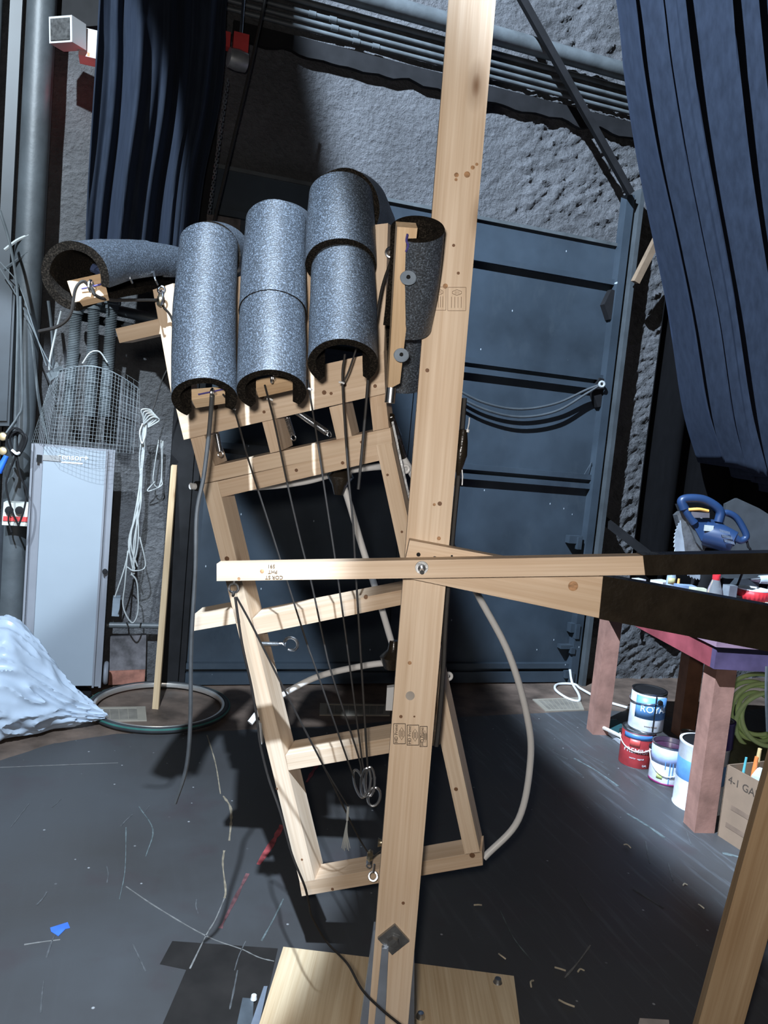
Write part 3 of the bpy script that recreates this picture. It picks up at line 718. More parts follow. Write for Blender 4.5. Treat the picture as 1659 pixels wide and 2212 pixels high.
MB().tube(spline([Wy(308, 915, 4.19), Wy(302, 935, 4.18), Wy(307, 958, 4.17), Wy(314, 940, 4.18), Wy(316, 915, 4.19)], 6), 0.005, 5).build('wire_loop', WIREW, t, None, True)
c = Wy(347, 950, 4.362)
t = thing('wire_loop_hanger', 'small pale wire loop hanging beside the leaning wooden stick', 'wire', c)
MB().tube(spline([Wy(343, 950, 4.362), Wy(335, 1000, 4.362), Wy(331, 1040, 4.362), Wy(343, 1052, 4.362), Wy(349, 1020, 4.362), Wy(348, 950, 4.362)], 8), 0.004, 5).build('wire', WIREW, t, None, True)
MB().tube(spline([Wy(352, 952, 4.355), Wy(349, 1030, 4.355), Wy(349, 1048, 4.355), Wy(325, 1060, 4.355), Wy(319, 1058, 4.355), Wy(335, 1040, 4.355)], 8), 0.004, 5).build('wire', WIREW, t, None, True)
q = [Wy(244, 1292, 4.38), Wy(260, 1292, 4.38), Wy(257, 1332, 4.38), Wy(241, 1331, 4.38)]
t = board('switch_box', q, (0, 0.07, 0), simple('switch_grey', (0.20, 0.24, 0.28), 0.5)); tag(t, 'small grey wall box under the hanging wires', 'box')
cab([(385, 770), (355, 810), (330, 885), (318, 905)], 4.19, 0.004, CORD, 'thin black line down to the knot of pale wires', 'drop_line', 'line')
a, b = Wy(230, 1350, 4.36), Wy(352, 1352, 4.36)
t = MB().cyl(a, b, 0.016).build('low_conduit', BLACKPIPE, None, None, True); tag(t, 'thin black conduit low on the wall under the hanging wires', 'conduit')

# leaning wooden stick
fb = Z(335, 1532); ft = D(376, 1004, depth(Z(335, 1532)) + 0.20)
q = []
wv = r0 * 0.032
q = [ft - wv / 2, ft + wv / 2, fb + wv / 2, fb - wv / 2]
t = board('wooden_stick', q, f0 * 0.018, pine('weathered_strip', (0.50, 0.38, 0.24), (0.34, 0.24, 0.14))); tag(t, 'narrow wooden stick leaning on the wall, foot inside the tyre hoop', 'stick')

# bicycle wheel rim on the floor
wc = V(((Z(180, 1545).x + Z(490, 1532).x) / 2 + 0.012, 4.045, 0))
T = thing('bicycle_wheel', 'spokeless bicycle wheel with tyre lying flat by the back wall', 'wheel', wc)
MB().ring(wc + V((0, 0, 0.024)), UP, 0.344, 0.016, 96, 12).build('tire', simple('tyre_rubber', (0.028, 0.032, 0.036), 0.6), T, None, True)
MB().lathe([(0.330, 0.012), (0.318, 0.013), (0.314, 0.024), (0.318, 0.036), (0.330, 0.038), (0.332, 0.032), (0.332, 0.018), (0.330, 0.012)], wc, UP, 96).build('rim', simple('bright_alloy', (0.80, 0.78, 0.74), 0.3, 0.85, 0.05), T, None, True)
MB().ring(wc + V((0, 0, 0.031)), UP, 0.3565, 0.0050, 96, 6).build('green_stripe', simple('green_rubber', (0.03, 0.13, 0.11), 0.5), T, None, True)

# plastic bag at the left edge
bc = Z(20, 1600) + f0 * 0.14
bc = V((bc.x - 0.06, bc.y, 0))
bm = bmesh.new(); bmesh.ops.create_icosphere(bm, subdivisions=6, radius=1.0)
for v in bm.verts:
    n = v.co.normalized()
    cr = 1.0 - abs(noise.noise(V((n.x * 2.2, n.y * 5.0, n.z * 5.0)) + V((7, 1, 3))))           # creases gathered towards the knot
    k = 1.0 + 0.14 * noise.noise(n * 1.6 + V((3, 1, 0))) + 0.13 * cr * cr + 0.012 * (1 - abs(noise.noise(n * 7)))
    t_ = max(0.0, n.x); nar = 1.0 - 0.75 * t_ ** 1.6
    p = V((n.x * (0.25 + 0.16 * t_ * t_), n.y * 0.24 * nar, n.z * 0.27 * nar)) * k
    p.z -= 0.17 * t_ ** 1.5
    p.z = max(p.z, -0.215 + 0.004 * cr); v.co = bc + V((-0.03, 0, 0.225)) + p
mb = MB(); mb.bm.free(); mb.bm = bm
t = mb.build('plastic_bag', MUSLIN, None, None, True); tag(t, 'crumpled bluish white plastic bag on the floor at the left edge', 'bag')

# ================================================================== THE HAND
HN = (-f0 * math.cos(math.radians(10)) - r0 * math.sin(math.radians(10)) + UP * math.sin(math.radians(-9))).normalized()
HP0 = D(650, 1300, 1.85)
def hp(x, y, off=0.0): return Pl(x, y, HP0 + HN * off, HN)
BK = -HN
HAND = thing('puppet_hand', 'giant wooden frame hand with grey foam tube fingers on the tall post', 'puppet', hp(660, 1930))
def hb(name, quad, th=0.07, off=0.0, mat=None, parent=None, back=None):
    return board(name, [hp(x, y, off) for x, y in quad], (back or BK) * th, mat, parent or HAND)
RAILL = hb('side_rail', [(436, 1046), (470, 1040), (681, 1904), (648, 1908)], 0.075)
RAILR = hb('side_rail', [(812, 962), (846, 957), (1037, 1842), (1004, 1846)], 0.07)
hb('bottom_rail', [(647, 1906), (1041, 1839), (1043, 1869), (652, 1936)], 0.062)
hb('crossbar', [(617, 1632), (947, 1576), (951, 1608), (623, 1664)], 0.075)
hb('crossbar', [(545, 1337), (868, 1274), (875, 1305), (553, 1371)], 0.075)
hb('crossbar', [(412, 1333), (512, 1314), (520, 1345), (417, 1363)], 0.07)
hb('crossbar', [(429, 1014), (843, 924), (847, 957), (437, 1045)], 0.06)
hb('crossbar', [(470, 1040), (812, 963), (819, 995), (479, 1074)], 0.06)
TOPB = hb('knuckle_board', [(375, 860), (829, 758), (832, 850), (397, 950)], 0.04, 0.02)
hb('spacer', [(411, 945), (441, 938), (464, 1006), (429, 1014)], 0.075)
hb('spacer', [(566, 910), (596, 903), (611, 972), (584, 979)], 0.075)
hb('spacer', [(711, 880), (744, 872), (760, 942), (727, 949)], 0.075)
hb('spacer', [(798, 858), (832, 850), (840, 924), (806, 931)], 0.06)
hb('finger_post', [(805, 486), (838, 482), (829, 775), (806, 780)], 0.04, 0.0)
hb('finger_post', [(330, 626), (374, 612), (412, 852), (372, 862)], 0.04, 0.0)
hb('finger_post', [(506, 600), (530, 594), (536, 830), (508, 836)], 0.04, 0.0)
hb('finger_post', [(655, 480), (682, 476), (684, 796), (660, 800)], 0.04, 0.0)
hb('thumb_post', [(249, 710), (341, 689), (348, 721), (258, 741)], 0.06, 0.0)
hb('thumb_post', [(340, 689), (372, 682), (378, 712), (348, 721)], 0.06, -0.002)
# screw heads
mb = MB()
for x, y, r in ((466, 880, .005), (700, 848, .005), (570, 890, .0035), (408, 925, .0035), (715, 850, .0035), (745, 832, .0035), (565, 856, .006), (810, 834, .004), (837, 1026, .003), (868, 1149, .003), (490, 1207, .006), (985, 1705, .005), (1020, 1848, .007), (718, 1921, .004), (652, 1857, .003), (598, 1704, .003), (790, 1290, .005), (780, 955, .003), (640, 1016, .004), (740, 1000, .004)):
    c = hp(x, y, 0.022); c2 = hp(x, y, 0.001)
    up_ = y < 900
    mb.cyl(c if up_ else c2, (c if up_ else c2) - HN * 0.004, r, None, 10)
mb.build('screw_holes', KNOT, HAND)

def ctube(name, pts, radii, gap_dir, gap_deg, th, parent=HAND, n=8, seg=40):
    P = spline(pts, n); m = len(P); rad = []
    for i in range(m):
        k = i / (m - 1) * (len(radii) - 1); j = min(int(k), len(radii) - 2); rad.append(radii[j] * (1 - (k - j)) + radii[j + 1] * (k - j))
    mb = MB(); g = math.radians(gap_deg) / 2; rings = []
    for i in range(m):
        t = (P[min(i + 1, m - 1)] - P[max(i - 1, 0)]).normalized()
        x = (V(gap_dir) - t * V(gap_dir).dot(t)).normalized(); y = t.cross(x)
        out, inn = [], []
        for k in range(seg + 1):
            a = g + (2 * PI - 2 * g) * k / seg
            d = x * math.cos(a) + y * math.sin(a)
            rr = rad[i] * (1 + 0.02 * noise.noise(P[i] * 14 + d * 1.4))
            out.append(mb.bm.verts.new(P[i] + d * rr)); inn.append(mb.bm.verts.new(P[i] + d * (rr - th)))
        rings.append((out, inn))
    for i in range(m - 1):
        (o1, i1), (o2, i2) = rings[i], rings[i + 1]
        for k in range(seg):
            mb.mi = 0; mb.face([o1[k], o1[k + 1], o2[k + 1], o2[k]])
            mb.mi = 1; mb.face([i1[k + 1], i1[k], i2[k], i2[k + 1]])
        mb.mi = 1
        if gap_deg > 0.5:
            mb.face([o1[0], o2[0], i2[0], i1[0]]); mb.face([o1[seg], i1[seg], i2[seg], o2[seg]])
    mb.mi = 1
    for (o, i_) in (rings[0], rings[-1]):
        for k in range(seg): mb.face([o[k], o[k + 1], i_[k + 1], i_[k]])
    return mb.build(name, [FOAM, FOAMCUT], parent, None, True)
TH = 0.0155
away = f0
def pr(px_, d): return px_ * d / FPX
# index
IDX = ctube('foam_tube', [D(452, 528, 1.625), D(441, 690, 1.535), D(442, 862, 1.435)], [pr(62, 1.62), pr(67, 1.54), pr(70, 1.43)], away - UP * 0.25, 92, TH)
ctube('foam_tube', [D(455, 547, 1.645), D(478, 548, 1.75), D(494, 572, 1.86)], [pr(65, 1.645), pr(64, 1.7), pr(60, 1.7)], -UP, 90, TH)
# middle
MID = ctube('foam_tube', [D(597, 482, 1.63), D(592, 580, 1.575), D(589, 676, 1.525)], [pr(65, 1.63), pr(69, 1.575), pr(73, 1.53)], away - UP * 0.25, 90, TH)
MID2 = ctube('foam_tube', [D(589, 640, 1.545), D(588, 740, 1.49), D(587, 846, 1.435)], [pr(69, 1.545), pr(73, 1.49), pr(75, 1.435)], away - UP * 0.25, 92, TH)
ctube('foam_tube', [D(599, 504, 1.645), D(622, 508, 1.75), D(648, 532, 1.88)], [pr(67, 1.645), pr(66, 1.7), pr(62, 1.7)], -UP, 90, TH)
# ring
RNG = ctube('foam_tube', [D(737, 428, 1.645), D(736, 500, 1.605), D(736, 572, 1.565)], [pr(70, 1.645), pr(75, 1.605), pr(76, 1.565)], away - UP * 0.2, 85, TH)
RNG2 = ctube('foam_tube', [D(741, 545, 1.59), D(741, 680, 1.52), D(741, 786, 1.455)], [pr(66, 1.59), pr(73, 1.52), pr(76, 1.455)], away - UP * 0.25, 92, TH)
ctube('foam_tube', [D(742, 449, 1.655), D(766, 455, 1.77), D(792, 494, 1.90)], [pr(79, 1.655), pr(77, 1.7), pr(72, 1.7)], -UP, 90, TH)
# thumb
THB = ctube('foam_tube', [D(163, 598, 1.42), D(225, 584, 1.56), D(312, 576, 1.74)], [pr(73, 1.42), pr(70, 1.42), pr(67, 1.42)], UP * -1 + r0 * 0.8, 75, TH)
ctube('foam_tube', [D(306, 577, 1.73), D(352, 580, 1.82), D(395, 588, 1.92)], [pr(65, 1.42), pr(65, 1.42), pr(66, 1.42)], UP * -1 + r0 * 0.6, 80, TH)
# little finger, bent up towards the viewer
LIT = ctube('foam_tube', [D(902, 494, 1.375), D(896, 590, 1.44), D(880, 706, 1.52)], [pr(59, 1.375), pr(58, 1.40), pr(56, 1.42)], -r0 * 0.75 - f0 * 0.75, 62, TH)
ctube('foam_tube', [D(882, 690, 1.65), D(874, 770, 1.70), D(868, 834, 1.735)], [pr(50, 1.65), pr(48, 1.68), pr(46, 1.70)], -r0 * 0.9 - f0 * 0.4, 70, TH)

def strip3(name, quad, deps, th, parent=HAND, mat=None):
    pts = [D(x, y, d) for (x, y), d in zip(quad, deps)]
    nrm = (pts[1] - pts[0]).cross(pts[3] - pts[0]).normalized()
    if nrm.dot(FW) < 0: nrm = -nrm
    return board(name, pts, nrm * th, mat, parent, 0.002)
PALE = pine('pale_pine_strip', (0.66, 0.50, 0.34), (0.56, 0.40, 0.25), False)
# strips of pine inside the foam tubes; eye bolts, marker lines and washers on them
s = strip3('finger_strip', [(145, 607), (222, 590), (233, 636), (160, 653)], [1.45, 1.47, 1.46, 1.44], 0.02, HAND, PALE)
def eye(px, py, d, parent, r=0.010, axis=None):
    c = D(px, py, d); MB().ring(c, axis or r0, r, 0.0025, 18, 6).cyl(c, c + f0 * 0.03, 0.003, None, 8).build('eye_bolt', STEEL, parent, None, True)
eye(196, 618, 1.435, s)
MB().tube([D(176, 624, 1.443), D(195, 620, 1.446), D(229, 611, 1.457)], 0.0016, 5).build('marker_line', BLUEINK, s)
s = strip3('finger_strip', [(398, 842), (490, 834), (502, 850), (414, 864)], [1.50, 1.50, 1.49, 1.49], 0.03, HAND, PALE)
eye(458, 848, 1.455, s, 0.007)
MB().tube([D(428, 852, 1.486), D(458, 846, 1.489), D(486, 840, 1.492)], 0.0016, 5).build('marker_line', BLUEINK, s)
s = strip3('finger_strip', [(540, 822), (636, 808), (642, 818), (552, 838)], [1.50, 1.50, 1.49, 1.49], 0.03, HAND, PALE)
eye(588, 817, 1.455, s, 0.008)
s = strip3('finger_strip', [(858, 490), (902, 493), (864, 828), (838, 842)], [1.335, 1.34, 1.55, 1.55], 0.025, HAND, PALE)
MB().tube(spline([D(880, 506, 1.335), D(878, 520, 1.345), D(882, 530, 1.35), D(877, 543, 1.36)]), 0.0022, 5).build('marker_line', BLUEINK, s)
eye(844, 545, 1.60, HAND, 0.010, f0)
for x, y, d in ((882, 600, 1.378), (867, 767, 1.485)):
    c = D(x, y, d)
    wz = MB().lathe([(0, 0.002), (0.0135, 0.002), (0.0150, 0), (0.0135, -0.002), (0, -0.002)], c, -FW + UP * 0.3, 24).build('washer', simple('blue_grey_zinc', (0.20, 0.25, 0.31), 0.6, 0.1), s, None, True)
    MB().lathe([(0, 0.004), (0.0035, 0.0035), (0.004, 0)], c - FW * 0.001, -FW + UP * 0.3, 12).build('screw', BLACKM, wz, None, True)
MB().lathe([(0, 0), (0.011, 0.0), (0.011, -0.03), (0, -0.03)], D(845, 838, 1.545), -UP * -1, 14).build('hinge_pin', STEEL, HAND, None, True)
MB().tube([D(200, 578, 1.50), D(214, 585, 1.5), D(226, 578, 1.5), D(210, 590, 1.49)], 0.009, 8).build('blue_rag', simple('dark_blue_cloth', (0.03, 0.05, 0.12), 0.8), HAND, None, True)
# staples / clear cable ties on the thumb foam
for x, y in ((280, 596), (335, 600)):
    MB().tube(spline([D(x - 4, y - 14, 1.56 + (x - 280) * 0.0018), D(x, y + 2, 1.545 + (x - 280) * 0.0018), D(x + 6, y + 16, 1.555 + (x - 280) * 0.0018)]), 0.0022, 5).build('staple', STEEL, HAND)
# springs
def spring(a, b, r, turns, parent=HAND):
    a, b = V(a), V(b); t = (b - a).normalized(); x = t.orthogonal().normalized(); y = t.cross(x); n = turns * 10
    pts = [a + (b - a) * (i / n) + (x * math.cos(2 * PI * i / 10) + y * math.sin(2 * PI * i / 10)) * r for i in range(n + 1)]
    MB().tube(pts, 0.0013, 4).ring(b + t * r, x, r * 1.1, 0.0015, 14, 4).build('spring', STEEL, parent, None, True)
spring(hp(467, 934, -0.02), hp(475, 975, -0.02), 0.007, 24)
spring(hp(620, 902, -0.02), hp(632, 940, -0.02), 0.006, 14)
spring(hp(642, 890, -0.03), hp(706, 934, 0.0), 0.0065, 34)
# open eye screw on the rail
c = hp(629, 1391, -0.02); b0 = hp(566, 1390, -0.02); xx = (c - b0).normalized()
pts = [b0, hp(600, 1391, -0.02), hp(610, 1390, -0.02)]
yy_ = HN.cross(xx).normalized(); R_ = 0.017
for k in range(15):
    a = PI + 0.25 - (2 * PI - 0.75) * k / 14
    pts.append(c + xx * (R_ * math.cos(a)) + yy_ * (R_ * math.sin(a)))
MB().tube(pts, 0.0038, 8).build('hook_screw', STEEL, HAND, None, True)
MB().cyl(b0, hp(600, 1391, -0.02), 0.005, None, 8).build('hook_thread', DARKSTEEL, HAND)
# hinge strap on the right rail, end caps of the cross pipes
MB().tube(spline([hp(845, 900, -0.02), hp(856, 950, -0.02), hp(862, 980, -0.02), hp(885, 1080, -0.02)]), 0.004, 5).build('hinge_strap', DARKSTEEL, HAND)
board('white_tag', [hp(556, 1560, 0.0), hp(565, 1562, 0.0), hp(566, 1608, 0.0), hp(559, 1606, 0.0)], BK * 0.01, WHITEM, HAND)
board('pipe_clip', [hp(836, 1486, -.06), hp(852, 1484, -.06), hp(848, 1535, -.06), hp(833, 1535, -.06)], f0 * 0.02, WHITEM, HAND)

# thumb pulley
c = hp(347, 650, 0.03)
T = thing('pulley', 'small steel pulley hanging on the thumb post by the foam thumb', 'pulley', c, 'rope pulleys on the hand')
MB().lathe([(0, 0.006), (0.011, 0.006), (0.014, 0), (0.011, -0.006), (0, -0.006)], c, r0 * 0.8 + f0 * 0.5, 20).build('sheave', simple('aged_brass', (0.36, 0.31, 0.22), 0.35, 0.9), T, None, True)
MB().ring(c + UP * 0.024, f0, 0.008, 0.0022, 16, 6).ring(c + UP * 0.006, r0 * 0.8 + f0 * 0.5, 0.017, 0.0025, 18, 6).build('pulley_eye', STEEL, T, None, True)
# bottom pulley with eye bolt
c = hp(799, 1848, 0.025)
T = thing('pulley', 'small steel pulley with eye bolt at the bottom rail beside the post', 'pulley', c, 'rope pulleys on the hand')
MB().lathe([(0, 0.007), (0.011, 0.007), (0.016, 0), (0.011, -0.007), (0, -0.007)], c, r0, 20).build('sheave', simple('aged_brass', (0.36, 0.31, 0.22), 0.35, 0.9), T, None, True)
MB().tube([c + UP * 0.01, c - UP * 0.02], 0.008, 8).ring(c - UP * 0.027, f0, 0.006, 0.0022, 14, 6).build('pulley_eye', STEEL, T, None, True)
e = hp(806, 1893, 0.03)
MB().ring(e, f0 - UP * 0.6, 0.0105, 0.003, 20, 6).tube([e + UP * 0.01, e + UP * 0.032], 0.0028, 6).build('eye_bolt', STEEL, T, None, True)
c = hp(823, 1820, -0.04)
t = MB().lathe([(0, 0.008), (0.012, 0.008), (0.009, 0), (0.012, -0.008), (0, -0.008)], c, r0, 16).build('rope_cleat', simple('aged_brass', (0.36, 0.31, 0.22), 0.35, 0.9), None, None, True); tag(t, 'tiny brass fitting half hidden behind the post near the bottom rail', 'fitting')

# ---- bent plastic pipes behind the frame
def pvc(name, pts, r, label, cat='pipe', parent=None):
    return cord(name, pts, r, PVC, label, cat, parent, 12, 8, 'bent white pipes behind the hand')
bo = -0.16
T = pvc('bent_pipe', [hp(846, 952, bo + .06), hp(880, 1005, bo + .04), hp(960, 1150, bo), hp(1035, 1290, bo), hp(1098, 1410, bo), hp(1137, 1540, bo), hp(1146, 1640, bo), hp(1120, 1770, bo + .03), hp(1045, 1853, bo + .08)], 0.0088, 'long bent white pipe bowing out to the right of the post')
MB().cyl(hp(843, 900, -0.02), hp(870, 985, -0.10), 0.0105, None, 12).build('tape_wrap', TAPE, T, None, True)
MB().cyl(hp(849, 926, -0.05), hp(856, 945, -0.06), 0.0135, None, 14).build('pipe_clamp', STEEL, T, None, True)
T = pvc('bent_pipe', [hp(700, 960, bo), hp(742, 1050, bo), hp(782, 1180, bo), hp(820, 1300, bo), hp(848, 1395, bo)], 0.0085, 'straight white pipe seen through the frame behind the cords')
MB().lathe([(0.0, 0.03), (0.018, 0.03), (0.034, 0.0), (0.02, -0.02), (0.012, -0.045), (0, -0.045)], hp(735, 1030, bo + .01), UP, 12).build('tape_wrap', TAPE, T, None, True)
MB().lathe([(0.0, 0.045), (0.012, 0.045), (0.016, 0.02), (0.034, 0.0), (0.02, -0.03), (0, -0.035)], hp(848, 1420, bo + .01), UP, 12).build('tape_wrap', TAPE, T, None, True)
T = pvc('bent_pipe', [hp(412, 1050, -0.09), hp(450, 1052, -.13), hp(560, 1052, bo), hp(660, 1040, bo - .02), hp(735, 1020, bo - .02), hp(820, 1008, bo), hp(873, 1013, -0.09)], 0.0085, 'white pipe crossing just below the knuckle crossbars')
MB().ring(hp(876, 1013, -0.08), f0 - r0 * 0.2, 0.008, 0.004, 18, 8).build('pipe_end', PVC, T, None, True)
MB().cyl(hp(424, 1050, -.1), hp(436, 1050, -.115), 0.013, None, 12).build('pipe_clamp', BLACKM, T, None, True)
T = pvc('bent_pipe', [hp(540, 1562, -0.06), hp(562, 1536, -.09), hp(605, 1504, bo + .02), hp(680, 1464, bo), hp(760, 1443, bo), hp(840, 1432, bo), hp(920, 1440, bo + .02), hp(966, 1459, -0.09)], 0.0085, 'white pipe arching across the frame above the lower crossbar')
MB().ring(hp(969, 1461, -0.08), f0 - r0 * 0.2, 0.008, 0.004, 18, 8).build('pipe_end', PVC, T, None, True)
MB().cyl(hp(954, 1452, -.10), hp(964, 1458, -.09), 0.014, None, 12).build('pipe_clamp', BLACKM, T, None, True)

# ---- pull cords
dP = depth(hp(799, 1848, 0.025))
def pc(pts, r, mat, label, name='pull_cord'):
    return cord(name, [D(*p) for p in pts], r, mat, label, 'cord', None, 6, 6)
pc([(458, 852, 1.457), (452, 930, 1.49), (440, 1030, 1.51), (425, 1110, 1.52), (422, 1230, 1.53), (413, 1400, 1.56), (411, 1560, 1.60), (402, 1660, 1.63), (378, 1735, 1.66)], 0.0042, GREYCABLE, 'thick grey cord hanging free from the first foam finger')
pc([(482, 852, 1.485), (506, 886, 1.55), (535, 988, 1.60), (586, 1147, 1.63), (620, 1255, 1.64), (664, 1393, 1.65), (680, 1438, 1.65), (749, 1637, 1.66), (765, 1680, 1.66)], 0.0020, CORD, 'thin black cord from the first foam finger to the snap hooks')
pc([(572, 832, 1.485), (593, 914, 1.56), (620, 1042, 1.60), (650, 1171, 1.63), (674, 1265, 1.64), (701, 1393, 1.65), (718, 1460, 1.65), (774, 1633, 1.66), (780, 1672, 1.66)], 0.0020, CORD, 'thin black cord from the second foam finger to the snap hooks')
pc([(664, 820, 1.56), (684, 941, 1.60), (701, 1056, 1.62), (724, 1208, 1.64), (741, 1329, 1.65), (756, 1442, 1.65), (782, 1640, 1.66), (788, 1662, 1.66)], 0.0020, CORD, 'thin black cord between the second and third fingers down to the hooks')
pc([(745, 765, 1.56), (740, 830, 1.58), (753, 1029, 1.62), (762, 1123, 1.63), (768, 1228, 1.64), (778, 1393, 1.65), (793, 1640, 1.66), (794, 1662, 1.66)], 0.0024, CORD, 'thin black cord from inside the third foam finger to the hooks')
pc([(770, 752, 1.56), (754, 800, 1.575), (740, 830, 1.58)], 0.0020, CORD, 'short black cord joining the forked line under the third finger')
pc([(797, 790, 1.54), (792, 860, 1.55), (781, 985, 1.56), (774, 1057, 1.57)], 0.0030, CORD, 'short black cord dangling free from the third foam finger')
pc([(846, 560, 1.58), (826, 620, 1.56), (812, 700, 1.54), (800, 800, 1.54)], 0.0030, CORD, 'black cord from the eye bolt down beside the third foam finger')
pc([(196, 622, 1.43), (180, 608, 1.42), (163, 625, 1.415), (152, 680, 1.42), (125, 705, 1.43), (84, 716, 1.44)], 0.0032, CORD, 'black cord looping out of the open foam thumb to the left')
pc([(198, 622, 1.43), (207, 638, 1.43), (240, 648, 1.50), (300, 648, 1.62), (340, 648, depth(hp(347, 650, 0.03)))], 0.0032, CORD, 'black cord from the foam thumb to the small pulley')
pc([(352, 662, depth(hp(347, 650, 0.03))), (372, 690, 1.74), (388, 760, 1.76)], 0.0026, CORD, 'short black cord from the thumb pulley behind the first finger')
pc([(508, 1290, 1.50), (523, 1391, 1.53), (543, 1482, 1.57), (556, 1560, 1.60), (562, 1608, 1.62), (580, 1681, 1.64), (605, 1753, 1.64), (630, 1844, 1.65), (658, 1914, 1.66), (667, 1952, 1.70), (674, 1981, 1.74), (706, 2035, 1.80), (750, 2081, 1.72), (781, 2136, 1.55), (824, 2180, 1.45), (868, 2216, 1.40)], 0.0026, CORD, 'long black cord from the lever eye bolt along the left rail')
pc([(511, 1290, 1.50), (545, 1352, 1.53), (579, 1420, 1.56), (634, 1529, 1.60), (710, 1677, 1.68), (770, 1800, dP - 0.02), (795, 1842, dP)], 0.0022, CORD, 'thin black cord from the lever eye bolt to the bottom pulley')
pc([(802, 1856, dP), (812, 1846, dP + 0.01), (830, 1832, dP + 0.02)], 0.0022, CORD, 'very short black cord from the bottom pulley behind the post')
# cord ties
for x, y, d, lb in ((503, 882, 1.545, 'tiny white tie on the cord under the first finger'), (583, 862, 1.53, 'tiny white tie on the cord under the second finger'), (668, 840, 1.56, 'tiny white tie on the cord beside the second finger'), (738, 826, 1.575, 'tiny white tie where the forked cord under the third finger joins')):
    c = D(x, y, d)
    t = MB().tube([c - r0 * 0.006, c, c + r0 * 0.006 - UP * 0.002], 0.002, 6).build('cord_tie', WHITEM, None, None, True); tag(t, lb, 'tie', 'white cord ties')

# snap hooks
def oval(c, ax, L, wd, r, n=22):
    ax = V(ax).normalized(); sd_ = ax.cross(FW).normalized(); pts = []
    for k in range(n):
        a = 2 * PI * k / n; pts.append(c + ax * (math.cos(a) * L / 2) + sd_ * (math.sin(a) * wd / 2))
    return pts
for (x, y, dx, dy, lb) in ((776, 1693, -0.28, 1, 'steel snap hook, leftmost of the cluster on the cords'), (790, 1690, 0.1, 1, 'steel snap hook in the middle of the cluster on the cords'), (799, 1688, 0.0, 1, 'steel snap hook at the right of the cluster on the cords')):
    c = D(x, y, 1.66 + random.uniform(-0.01, 0.01)); ax = RT * dx + CU * dy
    t = thing('snap_hook', lb, 'hook', c, 'snap hooks on the finger cords')
    MB().tube(oval(c, ax, 0.062, 0.020, 0), 0.0028, 8, True).build('hook_body', STEEL, t, None, True)
    a = ax.normalized(); MB().cyl(c + a * 0.01 + RT * 0.011, c - a * 0.022 + RT * 0.009, 0.0022, None, 8).build('hook_gate', STEEL, t, None, True)
c = D(808, 1721, 1.655)
t = MB().tube(oval(c, CU + RT * 0.2, 0.040, 0.026, 0), 0.003, 8, True).build('steel_ring', STEEL, None, None, True); tag(t, 'oval steel ring hanging under the snap hooks', 'ring')
T = thing('wire_tassel', 'frayed silver wire tassel hanging inside the lower frame', 'wire', D(750, 1745, 1.72))
MB().cyl(D(752, 1742, 1.72), D(750, 1772, 1.72), 0.003, None, 8).build('tassel_sleeve', WIREW, T)
for k in range(7):
    MB().tube(spline([D(750, 1770, 1.72), D(747 + k - 3, 1800, 1.72), D(738 + k * 3.0, 1832 + (k % 3) * 3, 1.72)]), 0.0011, 4).build('tassel_strand', WIREW, T)
cord('slack_cord', [D(752, 1742, 1.72), D(720, 1690, 1.70), D(690, 1640, 1.69)], 0.0015, CORD, 'faint black cord leading up from the silver wire tassel', 'cord')

# ================================================================== POST AND LEVERS
PN = -f0
PP0 = D(940, 1106, 1.555)
def pp(x, y, off=0.0): return Pl(x, y, PP0 + PN * off, PN)
zfoot = 0.022
def post_edge(x0_, y0_, x1_, y1_, z):
    a, b = pp(x0_, y0_), pp(x1_, y1_); t = (z - a.z) / (b.z - a.z); return a + (b - a) * t
STAND = thing('wooden_stand', 'tall upright pine post on a plywood base in front of the hand', 'stand', Z(800, 2380, 0.0))
tl, tr = pp(995.5, -330), pp(1099.6, -330)
br, bl = post_edge(1066, 0, 881, 2212, zfoot), post_edge(970, 0, 795, 2212, zfoot)
POST = board('post', [tl, tr, br, bl], f0 * 0.038, PINE, STAND, 0.004)
# plywood base lying on the floor, two sheets
by = [Z(612, 2045, 0.02), Z(784, 2066, 0.02), Z(782, 2500, 0.02), Z(470, 2500, 0.02)]
board('base_plate', by, (0, 0, -0.018), PLY, STAND, 0.001)
by = [Z(784, 2066, 0.02), Z(1110, 2108, 0.02), Z(1160, 2500, 0.02), Z(782, 2500, 0.02)]
board('base_plate', by, (0, 0, -0.018), PLY, STAND, 0.001)
MB().lathe([(0, 0.012), (0.009, 0.012), (0.011, 0.004), (0.013, 0.0)], Z(1075, 2122, 0.02), UP, 14).build('base_bolt', DARKSTEEL, STAND, None, True)
MB().lathe([(0, 0.016), (0.008, 0.014), (0.012, 0.004), (0.012, 0.0)], Z(908, 2198, 0.02), UP, 14).build('base_bolt', STEEL, STAND, None, True)
